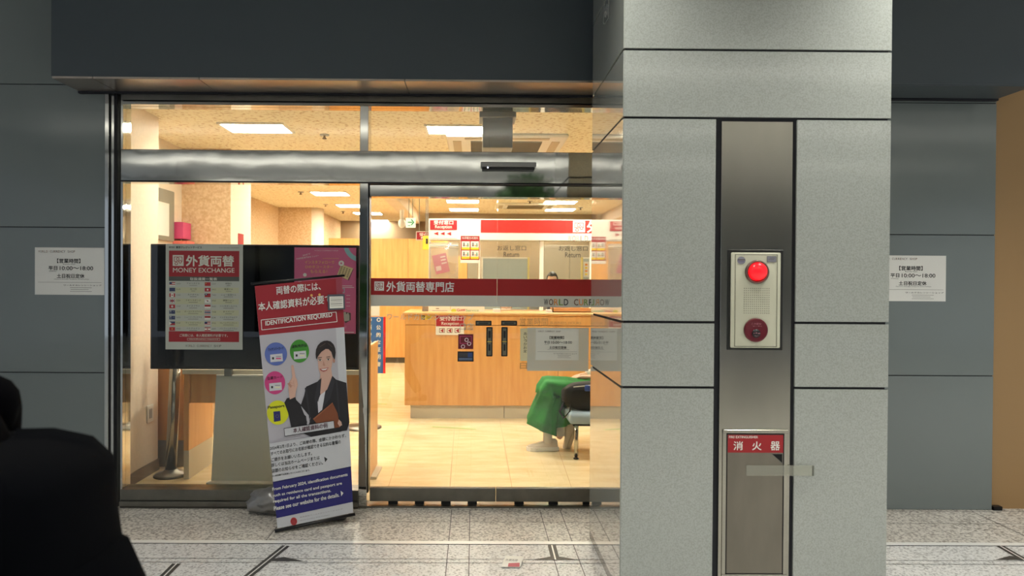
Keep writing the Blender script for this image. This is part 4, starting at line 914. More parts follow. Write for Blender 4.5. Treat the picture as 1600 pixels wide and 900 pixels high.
A.poly(W, HR, [(493.5, 560), (492.8, 553), (493.5, 546), (496, 540), (500, 535.5), (506, 532.5), (511, 532), (516.5, 533.5), (521, 538), (523.5, 544), (524.3, 551), (523, 562), (520, 558), (517.5, 550), (513, 545.5), (507, 545), (501, 549), (497, 553), (495, 561)], 5)
A.poly(W, SK, [(496, 560), (496.5, 552), (502, 546), (509, 544), (516, 546), (520, 560), (518, 573), (513, 583), (507, 588), (501, 586), (497.5, 577)], 4)
A.disc(W, SK2, 521.5, 563, 1.9, 4, l=4, n=14); 
A.poly(W, HR, [(495, 559), (496, 550), (502, 543), (509, 541), (508, 545.5), (502, 549.5), (497, 556)], 6); A.line(W, mat('print_hair_gloss', (85, 68, 62), .5), 499, 542, 508, 536.5, .9, 7); A.line(W, MATS['print_hair_gloss'], 512, 536.5, 519, 542, .7, 7)
for ex, ey in ((499.7, 562.5), (512.5, 561.5)):
    A.disc(W, WHITE, ex, ey, 2.6, 1.1, 6, 14); A.disc(W, INK, ex, ey, 1.1, 1.1, 7, 12); A.line(W, HR, ex-3.2, ey-3.6, ex+3, ey-4.4, .8, 6); A.line(W, HR, ex-2.7, ey-1, ex+2.6, ey-1.2, .5, 7)
A.poly(W, SK2, [(505, 563), (504, 571), (508, 571.5), (507, 569.5)], 6); A.poly(W, mat('print_lips', (175, 80, 80), .5), [(499, 576), (505, 575.5), (513, 573.8), (510, 579), (505, 580.5), (501, 579)], 6); A.poly(W, WHITE, [(500.5, 576.6), (506, 576.2), (511.5, 575), (508.5, 578), (504, 578.4)], 7)
# raised hand with pointing finger
A.poly(W, SK, [(450, 603), (451.5, 596), (455, 592), (456.5, 588.5), (454.5, 572), (456.2, 569.5), (458.5, 571), (461.5, 589), (464, 594), (465, 601), (462, 611), (461, 620), (452.5, 624), (451, 612)], 6)
A.line(W, SK2, 452, 597, 458, 599, .5, 7); A.line(W, SK2, 452, 601, 458, 602.5, .5, 7); A.line(W, SK2, 458, 594, 459.5, 604, .5, 7); A.poly(W, SK2, [(448.5, 599), (452, 597.5), (456, 603), (454, 606)], 7)
A.poly('folder_print', FOL, [(488.5, 654), (519, 628.5), (527, 645), (531, 667), (500, 672), (497, 665)], 7); A.poly('folder_print', mat('print_folder_edge', (150, 90, 60), .5), [(488.5, 654), (519, 628.5), (519.6, 629.8), (490, 655.5)], 8)
A.poly(W, SK, [(529, 655), (533, 659), (534, 664), (530, 666), (527, 661)], 8)
A.poly('caption_box', BWHT, [(443.5, 669), (521, 657), (522, 668.5), (444.5, 681)], 9)
for a, b in (((443.5, 669), (521, 657)), ((521, 657), (522, 668.5)), ((522, 668.5), (444.5, 681)), ((444.5, 681), (443.5, 669))): A.line('caption_box', INK, *a, *b, .7, 10)
bt('lettering', mat('print_plum', (90, 45, 60), .5), '本人確認資料の例', 458, 676, 511, 667.5, 7.5, 10, .008)
strip('white_field', BWHT, 693, 752, 672, 728, 8)
for i, (s, xa, ya, xb, yb, h) in enumerate((('2024年2月1日より、ご両替の際、金額にかかわらず、', 422, 703, 540, 682.5, 5.6), ('すべてのお取引にお名前が確認できる公的な書類の', 423, 711.5, 532, 692.5, 5.8), ('ご提示をお願いいたします。', 424, 721, 487, 710.5, 5.8), ('詳しくは当店ホームページまたは', 424, 729.5, 499, 717, 5.8), ('店頭のお知らせをご確認ください。', 424.5, 738.5, 504, 725, 5.8), ('※一部店舗では実施しないことがございます。', 425, 744.5, 484, 735, 2.6))):
    bt('lettering', INK, s, xa, ya, xb, yb, h, 9, .004)
A.poly('lettering', INK, [(506, 713), (511.3, 716.5), (507.5, 721.5)], 9)
for i, (s, xa, ya, xb, yb, h) in enumerate((('From February 2024, identification documents', 426, 768, 543, 744.5, 6), ('such as residence card and passport are', 426.5, 777.5, 534, 758, 5.6), ('required for all the transactions.', 427, 787, 517, 769.5, 6), ('Please see our website for the details.', 428, 797, 530, 775.5, 6))):
    bt('english_lettering', WHITE, s, xa, ya, xb, yb, h, 3, .02)
A.poly('english_lettering', WHITE, [(532, 766.5), (536.5, 770), (533, 775)], 3)
A.disc('company_mark', mat('mark_red', (190, 70, 70), .5), 458.5, 813.2, 5.2, 6, 3, 24); A.ring('company_mark', BRED, 458.5, 813.2, 4, .8, 4, 18); A.tline('company_mark', BRED, '①', 456.5, 815.5, 461, 814.6, 4.5, 5)
bt('small_lettering', GREYINK, '株式会社ワールドカレンシーショップ', 468, 808, 535, 795.5, 1.6, 3, 0); bt('small_lettering', GREYINK, 'World Currency Shop Company', 468, 813, 515, 804.5, 1.4, 3, 0)
A.build()
def bar(a, b, r_, part, m=BLACK, ext=.0):
    MB().tube([a, b], r_, m, 12).build(part, BAN)
tl_, tr_ = bmap(392, 443.5), bmap(538, 430.5); bar(tl_+bn*.004, tr_+bn*.004, .007, 'top_rail')
blb, brb = bmap(429, 828.5), bmap(554.5, 803.5); bar(blb, brb, .0095, 'bottom_rail')
mid = (blb+brb)/2; MB().tube([mid+Vector((0, .03, -.005)), (tl_+tr_)/2+Vector((0, .03, -.01))], .009, GREYP, 12).build('support_pole', BAN)
q0 = Vector((blb.x-.01, blb.y+.16, .0)); q1 = Vector((brb.x+.0, min(brb.y+.12, 4.4), .0))
g = MB(); g.box(-.19, .19, -.05, .05, 0, .06, mat('stand_base_silver', (120, 120, 122), .35, .7), .02, seg=3)
cc = Vector(((q0.x+q1.x)/2-.03, (q0.y+q1.y)/2-.02, .001)); ang = math.atan2(q1.y-q0.y, q1.x-q0.x)
for v in g.bm.verts: v.co = Matrix.Rotation(ang, 3, 'Z') @ v.co + cc
g.build('base', BAN)
MB().tube([cc+Vector((0, 0, .06)), mid+Vector((0, .03, .05))], .008, GREYP, 10).build('brace', BAN)
# magnetic note on the banner's right edge
t = thing('clipped_note', 'small framed white note stuck over the right edge of the banner', 'note', bmap(525, 482))
def nmap(x, y): return bmap(x, y)
g = MB(); qn = [(511, 460.5), (538, 459.5), (538.5, 483.5), (512, 485)]
g.loft([[bmap(*q)+bn*(.014) for q in qn], [bmap(*q)+bn*.010 for q in qn]], mat('note_frame', (85, 88, 98), .4), smooth=False); g.build('frame', t)
A = Art(t, bmap, bn); A.step = .0008
A.poly('sheet', WHITEP, [(514, 463.5), (535.5, 463), (536, 481), (514.5, 482)], 19)
for j in range(5): A.line('print', GREYINK, 516, 466+j*3, 534, 465.6+j*3, .9 if j % 2 else .5, 20)
A.build()
# weight bag behind
q = F(410, 806)
def crum(p):
    n1 = noise.noise(p*2.3+Vector((3, 1, 5))); n2 = noise.noise(p*5.5)
    return p*(1+.28*n1+.12*n2)
g = MB(); g.ball((q.x+.06, q.y+.06, .075), (.17, .1, .082), mat('weight_bag_silver', (150, 148, 146), .3, .3, noise_amt=.2, nscale=8), 4, crum)
for v in g.bm.verts: v.co.z = max(.002, v.co.z)
t = g.build('weight_bag', None, label='crumpled silver grey bag on the pavement behind the banner lower left corner', category='bag')

# ------------------------------------------------------------------ pillar fittings
# alarm station
fn = wallmap(1137, 390, 1222, 547, YP-.001); X = lambda px: fn(px, 400).x; Z = lambda py: fn(1180, py).z
t = thing('fire_alarm_station', 'cream fire alarm panel with lit red lamp on the pillar steel strip', 'fire alarm', (X(1180), YP, Z(547)))
CRM = mat('alarm_cream', (204, 203, 180), .4); CRD = mat('alarm_groove', (110, 108, 92), .6)
MB().box(X(1137), X(1222), YP-.006, YP-.001, Z(547), Z(390), mat('alarm_frame_black', (32, 32, 28), .4), .002).build('frame', t)
pl = MB().box(X(1141), X(1217), YP-.016, YP-.004, Z(543.5), Z(394.5), CRM, .006, seg=3).build('cover_plate', t)
A = Art(pl, fn); A.fn = lambda x, y: fn(x, y)-Vector((0, .0155, 0))
A.frame('groove', CRD, 1146.5, 397.5, 1211.5, 541.5, .9, 1)
A.build()
g = MB()
for i in range(13):
    for j in range(12):
        c0 = fn(1161+i*3.15, 450.5+j*3.5)-Vector((0, .0164, 0)); g.lathe([(.0017, -.0002), (.0017, .0004)], c0, JOINT, 6, 'Y')
g.build('speaker_holes', t)
c0 = fn(1179.5, 425)-Vector((0, .016, 0)); pr = lambda px: px/FPX*YP
MB().lathe([(pr(18.5), 0), (pr(18.5), -.01), (pr(17), -.016), (pr(14.5), -.012), (pr(14.5), 0)], c0, mat('lamp_ring_bronze', (120, 95, 88), .35, .5), 40, 'Y').build('lamp_ring', t)
c1 = fn(1179.5, 424)-Vector((0, .018, 0))
MB().lathe([(pr(14.3), .006), (pr(14.3), -.008), (pr(13), -.024), (pr(9), -.033), (pr(4), -.037), (.0005, -.038)], c1, mat('alarm_lamp_red', (255, 22, 32), .25, emit=1.1), 40, 'Y').build('red_lamp', t)
c2 = fn(1178.5, 515.5)-Vector((0, .016, 0)); MRN = mat('call_button_maroon', (98, 14, 30), .35)
cb = MB().lathe([(pr(18.5), 0), (pr(18.5), -.008), (pr(17.5), -.011), (pr(15), -.009), (.0005, -.009)], c2, MRN, 40, 'Y').build('call_point', t)
MB().lathe([(pr(6.6), 0), (pr(6.6), -.012), (.0005, -.012)], c2+Vector((0, 0, -pr(5))), mat('button_black', (18, 12, 14), .3), 24, 'Y').build('press_button', cb)
A = Art(cb, fn); A.fn = lambda x, y: fn(x, y)-Vector((0, .0255, 0)); LP = mat('call_print', (190, 130, 140), .5)
A.text('lettering', LP, 'この部分', 1171, 504, 1186, 507, 1); A.text('lettering', LP, '強く押す', 1173, 508.4, 1187, 509.8, 1); A.fn = lambda x, y: fn(x, y)-Vector((0, .0285, 0)); A.text('lettering', LP, '•' , 1174.2, 519.5, 1175.5, 520.8, 1); A.text('lettering', LP, '押', 1177, 518.6, 1179.5, 521, 1); A.text('lettering', LP, '▲▲', 1180.5, 519, 1184, 521, 1); A.text('lettering', LP, 'PUSH', 1176, 523.4, 1181.5, 524.8, 1); A.build()
A = Art(t, fn); A.fn = lambda x, y: fn(x, y)-Vector((0, .016, 0)); SV = mat('sticker_silver', (150, 150, 160), .35, .3)
A.disc('seal', SV, 1156, 407, 6.4, 6, 1, 24); A.rect('seal', GREYINK, 1150.5, 405, 1161.5, 407, 2); A.rect('seal', mat('seal_mauve', (120, 115, 140), .5), 1151.5, 408, 1160.5, 409.5, 2)
A.frame('type_label', GREYINK, 1195, 400, 1209.5, 409.5, .6, 1); A.rect('type_label', SV, 1195.6, 400.6, 1208.9, 408.9, 1); A.rect('type_label', GREYINK, 1199, 402.5, 1207, 403.3, 2); A.rect('type_label', GREYINK, 1197.5, 405, 1206, 405.6, 2); A.build()
# extinguisher cabinet
fn2 = wallmap(1129, 671, 1228, 900, YP-.001); X = lambda px: fn2(px, 700).x; Z = lambda py: fn2(1180, py).z
t = thing('fire_extinguisher_cabinet', 'stainless fire extinguisher cabinet with red sign low on the pillar', 'cabinet', (X(1179), YP, .12))
zb_ = .14
fr = MB()
for a in ((1129, 1134.5, zb_, Z(671)), (1222.5, 1228, zb_, Z(671))): fr.box(X(a[0]), X(a[1]), YP-.008, YP-.001, a[2], a[3], BRUSH, .001)
fr.box(X(1129), X(1228), YP-.009, YP-.001, Z(676.5), Z(671), BRUSH, .001); fr.box(X(1129), X(1228), YP-.009, YP-.001, zb_-.02, zb_, BRUSH, .001); fr.build('frame', t)
MB().box(X(1134.5), X(1222.5), YP-.0035, YP-.001, zb_, Z(676.5), JOINT).build('gap', t)
dr_ = MB().box(X(1136), X(1221), YP-.007, YP-.003, zb_+.004, Z(678.5), mat('cabinet_door_steel', (140, 134, 122), .34, 1, noise_amt=.3, nscale=6, stretch=(1, 1, .3), bump=.04, bscale=4), .001).build('door', t)
A = Art(dr_, fn2); A.fn = lambda x, y: fn2(x, y)-Vector((0, .0065, 0)); SRED = mat('extinguisher_red', (160, 26, 32), .4)
A.rect('red_plate', SRED, 1136.3, 678.8, 1220.8, 706.5, 1); A.text('lettering', WHITEP, 'FIRE EXTINGUISHER', 1138, 680.3, 1182, 684, 2, .01)
for ch, x in (('消', 1145), ('火', 1173.5), ('器', 1201.5)): A.text('lettering', WHITEP, ch, x, 689, x+14, 702.5, 2, .012)
A.poly('finger_recess', SATIN, [(1201.5, 707.3), (1220.5, 707.3), (1220.5, 724.5)], 1); A.poly('finger_recess', mat('recess_black', (5, 5, 5), .9), [(1204, 708.5), (1219.3, 708.5), (1219.3, 722)], 2); A.build()
t = thing('clear_tape', 'strip of clear tape across the extinguisher cabinet edge onto the pillar', 'tape', P(1219, 744, YP-.012))
a, b = P(1166, 727, YP-.01), P(1271.5, 743.5, YP-.01); MB().box(a.x, b.x, YP-.0108, YP-.0102, b.z, a.z, TAPE).build('strip', t)
MB().box(b.x-.008, b.x, YP-.012, YP-.0108, b.z, a.z, mat('tape_end', (95, 95, 80), .6, alpha=.5)).build('folded_end', t)
# small hexagonal number mark on pillar left face
t = thing('number_mark', 'small outlined number mark high on the pillar side face', 'sign', (PX0, 3.3, P(947, 38, 3.4).z))
def smap(px, py):
    d = ray(px, py); k = (PX0-.001)/d.x; return EYE+d*k
A = Art(t, smap, (-1, 0, 0)); LM = mat('mark_pale', (205, 205, 200), .4)
pts = [(945, -6), (951, -13), (951, 28), (944.5, 38), (942.5, 36), (945, 6)]
for i in range(5): A.line('outline', LM, *pts[i], *pts[(i+1) % 6], .6, 1)
A.tline('numeral', LM, '60', 945.3, 29, 949.5, 22, 18, 1); A.build()

# ------------------------------------------------------------------ dropped flyer
pts = [F(783, 887.2), F(790, 871.5), F(819, 874.5), F(812, 888.2)]
g = MB(); U = Vector((0, 0, 1)); g.loft([[pts[0]+U*.004, pts[1]+U*.012, pts[2]+U*.016, pts[3]+U*.004], [pts[0]+U*.0045, pts[1]+U*.0125, pts[2]+U*.0165, pts[3]+U*.0045]], WHITEP, smooth=False)
t = thing('flyer', 'small white and red leaflet dropped on the pavement', 'leaflet', ((pts[0]+pts[2])/2)); t.location.z = 0
g.build('sheet', t)
def flmap(x, y):
    a = pts[1]+(pts[2]-pts[1])*x; b = pts[0]+(pts[3]-pts[0])*x; q = a+(b-a)*y; zz = (.0125+(.0165-.0125)*x)*(1-y)+.0045*y
    return Vector((q.x, q.y, zz+.0006))
A = Art(t, flmap, (0, 0, 1)); A.poly('red_print', mat('flyer_red', (215, 110, 115), .6), [(.32, .68), (.9, .6), (.98, .95), (.36, .98)], 1); A.tline('lettering', GREYINK, '外貨両替', .1, .5, .75, .5, .2, 1, up=(0, -1)); A.build()
# ------------------------------------------------------------------ people
SKIN = mat('skin', (222, 180, 155), .5); HAIR = mat('hair_black', (22, 18, 17), .5, bump=.3, bscale=60); LIP = mat('lips', (180, 95, 90), .5); EYEW = mat('eye_white', (235, 235, 230), .3)
def skin_mesh(name, parent, V, E, m, root=0, sub=2):
    """V: list of (point, radius); E: index pairs -> smooth skinned mesh"""
    me = bpy.data.meshes.new(name); off = wloc(parent)
    me.from_pydata([tuple(Vector(v[0])-off) for v in V], E, []); o = bpy.data.objects.new(name, me); COL.objects.link(o)
    sk = o.modifiers.new('s', 'SKIN'); sk.use_smooth_shade = True; sk.branch_smoothing = .6
    for i, d in enumerate(me.skin_vertices[0].data):
        r = V[i][1]; d.radius = (r, r) if not isinstance(r, tuple) else r; d.use_root = (i == root)
    ss = o.modifiers.new('u', 'SUBSURF'); ss.levels = sub; ss.render_levels = sub
    dg = bpy.context.evaluated_depsgraph_get(); nm = bpy.data.meshes.new_from_object(o.evaluated_get(dg))
    o.modifiers.clear(); o.data = nm; nm.materials.clear(); nm.materials.append(m)
    for p_ in nm.polygons: p_.use_smooth = True
    bpy.data.meshes.remove(me); o.parent = parent; return o
def head(parent, c, face, m_hair=HAIR, long=False, s=1.0, mask=False, tilt=0):
    """c: centre of the head; face: unit direction of the face"""
    f_ = Vector(face).normalized(); z = Vector((0, 0, 1)); r_ = f_.cross(z).normalized(); u = r_.cross(f_)
    def W3(x, y, zz): return Vector(c)+(r_*x+f_*y+u*zz)*s
    def blob(name, cx_, r3, m, fn=None, par=None, sub=3):
        t_ = bmesh.new(); bmesh.ops.create_icosphere(t_, subdivisions=sub, radius=1); g = MB()
        for v in t_.verts:
            p_ = v.co.copy(); p_ = fn(p_) if fn else p_
            v.co = W3(cx_[0]+p_.x*r3[0], cx_[1]+p_.y*r3[1], cx_[2]+p_.z*r3[2])
        g.merge(t_, m, True); return g
    def skull(p):
        q = p.copy()
        if p.z < 0: q.x *= 1-.28*(-p.z)**1.3; q.y = q.y*(1-.12*-p.z)+.12*-p.z
        if p.y > .3 and abs(p.x) < .3 and -.35 < p.z < .15: q.y += .14*(1-abs(p.x)/.3)*(1-abs(p.z+.15)/.3) if abs(p.z+.15) < .3 else 0
        return q
    h = blob('head', (0, 0, 0), (.074, .092, .115), SKIN, skull, sub=4)
    for sx in (-1, 1):
        t_ = bmesh.new(); bmesh.ops.create_icosphere(t_, subdivisions=2, radius=1)
        for v in t_.verts: v.co = W3(sx*.074+v.co.x*.008, -.005+v.co.y*.018, -.01+v.co.z*.03)
        h.merge(t_, SKIN, True)
    h = h.build('head', parent)
    for sx in (-1, 1):
        blob('eye', (sx*.03, .078, .005), (.012, .008, .007), EYEW, sub=2).build('eye', h)
        blob('iris', (sx*.03, .085, .005), (.006, .003, .006), INK, sub=2).build('iris', h)
        blob('eyebrow', (sx*.031, .082, .028), (.017, .005, .003), m_hair, sub=2).build('eyebrow', h)
    if mask:
        def mk(p):
            return p
        blob('mask', (0, .028, -.055), (.066, .075, .05), WHITEP, mk).build('face_mask', parent)
    else: blob('lips', (0, .081, -.055), (.022, .009, .007), LIP, sub=2).build('lips', h)
    def hairf(p):
        q = p.copy()
        if p.y > .25 and p.z < .45: q.y = .25+(p.y-.25)*.1; 
        if p.z < -.35: q.z = -.35+(p.z+.35)*(.2 if not long else 1.6)
        return q*(1+.03*noise.noise(p*4))
    blob('hair', (0, -.012, .018), (.085, .098, .115), m_hair, hairf, sub=4).build('hair', parent)
def hand(V, E, wrist_i, wr, dirv, palmn, s=1.0, curl=.5):
    """add a palm and five finger chains to a skin skeleton"""
    d = Vector(dirv).normalized(); n = Vector(palmn).normalized(); sd = d.cross(n).normalized()
    V.append((wr+d*.045*s, .026*s)); pi_ = len(V)-1; E.append((wrist_i, pi_))
    for k, (o_, L) in enumerate(((-.027, .062), (-.009, .072), (.009, .067), (.027, .052))):
        b = wr+d*.085*s+sd*o_*s; V.append((b, .0095*s)); i0 = len(V)-1; E.append((pi_, i0))
        m1 = b+(d*math.cos(curl*.6)+n*math.sin(curl*.6))*L*.5*s; V.append((m1, .0088*s)); i1 = len(V)-1; E.append((i0, i1))
        m2 = m1+(d*math.cos(curl*1.6)+n*math.sin(curl*1.6))*L*.5*s; V.append((m2, .0075*s)); E.append((i1, len(V)-1))
    b = wr+d*.03*s-sd*.035*s; V.append((b, .011*s)); i0 = len(V)-1; E.append((wrist_i, i0))
    m1 = b+(d*.7-sd*.5+n*.4).normalized()*.035*s; V.append((m1, .01*s)); E.append((i0, len(V)-1)); i0 = len(V)-1
    V.append((m1+(d*.9-sd*.1+n*.5).normalized()*.03*s, .0085*s)); E.append((i0, len(V)-1))
def person(name, label, J, skin_parts, m_top, m_pants, shoes, hair=HAIR, face=(0, -1, 0), mask=False, longhair=False, sleeve=True, loc=None, skirt=None, headc=None):
    """J: dict of joints; builds one body mesh plus clothing"""
    t = thing(name, label, 'person', loc or (J['pelvis'].x, J['pelvis'].y, 0))
    V = []; E = []; ix = {}
    def add(k, p, r, par=None):
        V.append((p, r)); ix[k] = len(V)-1
        if par: E.append((ix[par], ix[k]))
    add('pelvis', J['pelvis'], .115); add('waist', J['pelvis'].lerp(J['chest'], .5), .105, 'pelvis'); add('chest', J['chest'], .12, 'waist'); add('nb', J['chest'].lerp(J['neck'], .75), .06, 'chest'); add('neck', J['neck'], .048, 'nb'); add('skullb', J['neck'].lerp(J['head'], .6), .05, 'neck')
    for s in 'LR':
        add('sh'+s, J['sh'+s], .055, 'chest'); add('el'+s, J['el'+s], .04, 'sh'+s); add('wr'+s, J['wr'+s], .027, 'el'+s)
        add('hp'+s, J['hp'+s], .085, 'pelvis'); add('kn'+s, J['kn'+s], .057, 'hp'+s); add('cf'+s, J['kn'+s].lerp(J['an'+s], .35), .053, 'kn'+s); add('an'+s, J['an'+s], .036, 'cf'+s); add('to'+s, Vector((J['an'+s].x+(J['to'+s].x-J['an'+s].x)*.35, J['an'+s].y+(J['to'+s].y-J['an'+s].y)*.35, J['an'+s].z*.55)), .026, 'an'+s)
        d = J['wr'+s]-J['el'+s]; hand(V, E, ix['wr'+s], J['wr'+s], J.get('hd'+s, d), J.get('pn'+s, (0, 0, -1)))
    skin_mesh('body', t, V, E, SKIN)
    # top
    V = []; E = []; ix = {}
    add('pelvis', J['pelvis'], .128); add('waist', J['pelvis'].lerp(J['chest'], .5), .12, 'pelvis'); add('chest', J['chest'], .135, 'waist'); add('nb', J['chest'].lerp(J['neck'], .7), .068, 'chest')
    for s in 'LR':
        add('sh'+s, J['sh'+s], .068, 'chest'); add('el'+s, J['el'+s], .052, 'sh'+s); add('wr'+s, J['el'+s].lerp(J['wr'+s], .95 if sleeve else .1), .04, 'el'+s)
    skin_mesh('jacket' if sleeve else 'shirt', t, V, E, m_top)
    # trousers
    if m_pants:
        V = []; E = []; ix = {}
        add('pelvis', J['pelvis'], .13)
        for s in 'LR':
            add('hp'+s, J['hp'+s], .098, 'pelvis'); add('kn'+s, J['kn'+s], .072, 'hp'+s); add('an'+s, J['kn'+s].lerp(J['an'+s], .92), .055, 'kn'+s)
        skin_mesh('trousers', t, V, E, m_pants)
    head(t, J['head'], face, hair, longhair, mask=mask)
    if shoes:
        for s in 'LR': shoe(t, J['an'+s], (J['to'+s]-J['an'+s]), shoes)
    return t
def shoe(parent, an, fd, m, up=None, msole=None):
    """training shoe: ankle point, forward direction; up vector gives the tilt"""
    fd = Vector(fd); up = Vector(up).normalized() if up else Vector((0, 0, 1))
    f_ = (fd-up*fd.dot(up)).normalized(); r_ = f_.cross(up).normalized()
    o = Vector(an)-up*.085
    def W3(x, y, z): return o+r_*x+f_*y+up*z
    secs = [(-.075, .026, .062), (-.06, .034, .08), (-.02, .037, .085), (.03, .04, .068), (.08, .046, .052), (.125, .047, .044), (.165, .036, .034), (.185, .016, .024)]
    g = MB(); rings = []
    for y, w_, h in secs:
        rings.append([W3(w_*math.cos(a)*(1 if math.sin(a) > 0 else 1.0), y, .018+max(0, math.sin(a))*h*1.0 if math.sin(a) > -.2 else .014) for a in [2*math.pi*k/20 for k in range(20)]])
    g.loft(rings, m); s_ = g.build('shoe', parent)
    g = MB(); rings = []
    for y, w_, h in [(-.082, .024, 0)]+secs+[(.192, .012, 0)]:
        rings.append([W3(sx*(w_+.008), y, z) for sx, z in ((-1, 0), (1, 0), (1, .032), (-1, .032))])
    g.loft(rings, msole or mat('sole_white', (245, 243, 238), .5), smooth=False); g.build('sole', s_)
    g = MB()
    for k in range(5): g.tube([W3(-.022, .02+k*.016, .092-k*.007), W3(.022, .028+k*.016, .092-k*.007)], .003, WHITEP, 6)
    g.build('laces', s_)
    return s_
Vn = Vector
BLK = mat('black_cloth', (4, 4, 6), .95, spec=.03); BLK2 = mat('black_nylon', (4, 5, 8), .9, spec=.04)
# --- passer-by at the left edge, walking to the left
xf, yf = -1.0, 1.12
J = dict(pelvis=Vn((-.93, yf, .95)), chest=Vn((-.965, yf, 1.2)), neck=Vn((-1.03, yf, 1.42)), head=Vn((-1.1, yf, 1.56)),
         shL=Vn((-1.0, yf+.16, 1.32)), shR=Vn((-1.0, yf-.16, 1.32)), elL=Vn((-1.05, yf+.24, 1.06)), elR=Vn((-.98, yf-.22, 1.06)), wrL=Vn((-1.2, yf+.22, .9)), wrR=Vn((-1.02, yf-.23, .82)),
         hpL=Vn((-.93, yf+.09, .9)), hpR=Vn((-.93, yf-.09, .9)), knL=Vn((-1.08, yf+.09, .5)), knR=Vn((-.9, yf-.09, .5)), anL=Vn((-1.1, yf+.09, .09)), anR=Vn((-.72, yf-.09, .14)), toL=Vn((-1.24, yf+.09, .04)), toR=Vn((-.82, yf-.09, .05)))
for k_ in J: J[k_] = J[k_]+Vn((.115, 0, -.07 if k_[:2] in ('ch', 'ne', 'he', 'sh', 'el', 'wr') else 0))
person('person', 'person in black clothing passing close at the left edge with a backpack', J, None, BLK, BLK, mat('shoe_black', (15, 15, 16), .6), face=(-1, 0, -.05))
BX, BZ = -.045, -.03
# backpack: lofted soft box; back panel toward the wearer
t = thing('backpack', 'bulky black backpack worn by the passer-by at the left edge', 'backpack', (-.72, yf, .78))
g = MB(); rings = []
prof = [(1.215, -.84, -.72, .10), (1.212, -.87, -.665, .13), (1.195, -.9, -.60, .15), (1.16, -.91, -.565, .16), (1.09, -.915, -.562, .165), (1.0, -.915, -.55, .17), (.92, -.91, -.54, .17), (.84, -.9, -.548, .165), (.79, -.88, -.6, .14)]
for z, xa, xb, hw in prof:
    ring = []
    for k in range(28):
        a = 2*math.pi*k/28; c_, s_ = math.cos(a), math.sin(a)
        sx = abs(c_)**.55*(1 if c_ > 0 else -1); sy = abs(s_)**.55*(1 if s_ > 0 else -1)
        ring.append(Vn(((xa+xb)/2+sx*(xb-xa)/2+BX, yf+sy*hw, z+BZ+(.012 if k % 7 == 3 else 0))))
    rings.append(ring)
g.loft(rings, BLK2); g.build('main_compartment', t)
g = MB(); rings = []
for z, xb, hw in ((1.03, -.63, .09), (1.0, -.59, .12), (.93, -.555, .125), (.86, -.56, .12), (.83, -.6, .1)):
    rings.append([Vn(((-.64+xb)/2+(abs(math.cos(a))**.6*(1 if math.cos(a) > 0 else -1))*(xb+.64)/2, yf+(abs(math.sin(a))**.6*(1 if math.sin(a) > 0 else -1))*hw, z)) for a in [2*math.pi*k/24 for k in range(24)]])
g.loft(rings, BLK2); g.build('front_pocket', t)
for sy in (-1, 1):
    MB().tube([(-.86, yf+sy*.09, 1.2), (-.9, yf+sy*.12, 1.25), (-.95, yf+sy*.13, 1.3), (-1.0, yf+sy*.13, 1.24), (-1.03, yf+sy*.14, 1.1), (-1.02, yf+sy*.17, 1.0), (-.9, yf+sy*.16, .9)], .016, BLK2, 8, squash=.5).build('shoulder_strap', t)
MB().tube([(-.8, yf-.03, 1.205), (-.8, yf-.02, 1.235), (-.8, yf+.02, 1.235), (-.8, yf+.03, 1.205)], .006, BLK2, 8).build('carry_handle', t)

# --- seated customer
Yb0, Yb1 = 5.72, 6.42
xb0 = P(881, 645, Yb0).x; zs1 = P(905, 645, Yb0).z
xb0 = F(900, 722).x-.03
zs1 = P(900, 646, Yb0).z; zs0 = P(900, 662, Yb0).z
t = thing('bench', 'padded pale blue bench with chrome legs half hidden by the pillar', 'bench', (xb0+.8, (Yb0+Yb1)/2, 0))
VIN = mat('vinyl_blue_grey', (150, 172, 190), .35)
MB().box(xb0-.02, xb0+1.75, Yb0, Yb1-.12, zs0-.01, zs1+.0, VIN, .03, seg=4).build('seat_pad', t)
MB().box(xb0+.02, xb0+1.7, Yb0+.05, Yb1-.17, zs0-.03, zs0-.01, DARKST).build('frame', t)
CHR = mat('bench_leg_chrome', (190, 188, 178), .15, 1)
for x in (xb0+.045, xb0+1.6):
    for y in (Yb0+.05, Yb1-.2):
        l_ = MB().tube([(x, y, .025), (x, y, zs0-.02)], .018, CHR, 16).build('leg', t)
        MB().lathe([(.022, 0), (.024, .008), (.012, .014), (.012, .028)], (x, y, 0), BLACK, 16).build('foot', l_)
GR = mat('trousers_green', (38, 140, 58), .75, noise_amt=.4, nscale=7, bump=.8, bscale=9); BEI = mat('shoe_beige', (226, 214, 198), .7); TOPM = mat('blouse_white', (225, 222, 215), .8)  # trouser colour noise puts light and dark of cloth folds into the green
Yp = 6.1
kn = P(855, 592, Yp); an = P(856, 683, Yp); kn.z -= .03
hip = Vn((P(938, 600, Yp).x+.08, Yp, zs1+.13))
J = dict(pelvis=hip, chest=hip+Vn((.03, 0, .28)), neck=hip+Vn((.0, 0, .5)), head=hip+Vn((-.05, 0, .65)), shL=hip+Vn((.02, .17, .4)), shR=hip+Vn((.02, -.17, .4)),
         elL=hip+Vn((-.02, .22, .14)), elR=hip+Vn((-.0, -.21, .14)), wrL=hip+Vn((-.2, .12, .12)), wrR=hip+Vn((-.19, -.1, .13)),
         hpL=hip+Vn((-.02, .09, -.02)), hpR=hip+Vn((-.02, -.09, -.02)), knL=kn+Vn((.05, .12, -.05)), knR=kn+Vn((.0, -.03, -.02)), anL=Vn((an.x+.12, Yp+.05, .14)), anR=Vn((an.x-.005, Yp-.03, .095)),
         toL=Vn((an.x+.06, Yp+.05, .03)), toR=Vn((an.x-.1, Yp-.03, .035)))
pt = person('person', 'seated person in wide green trousers and beige shoes on the blue bench', J, None, TOPM, None, None, face=(-.9, -.1, -.35), longhair=True)
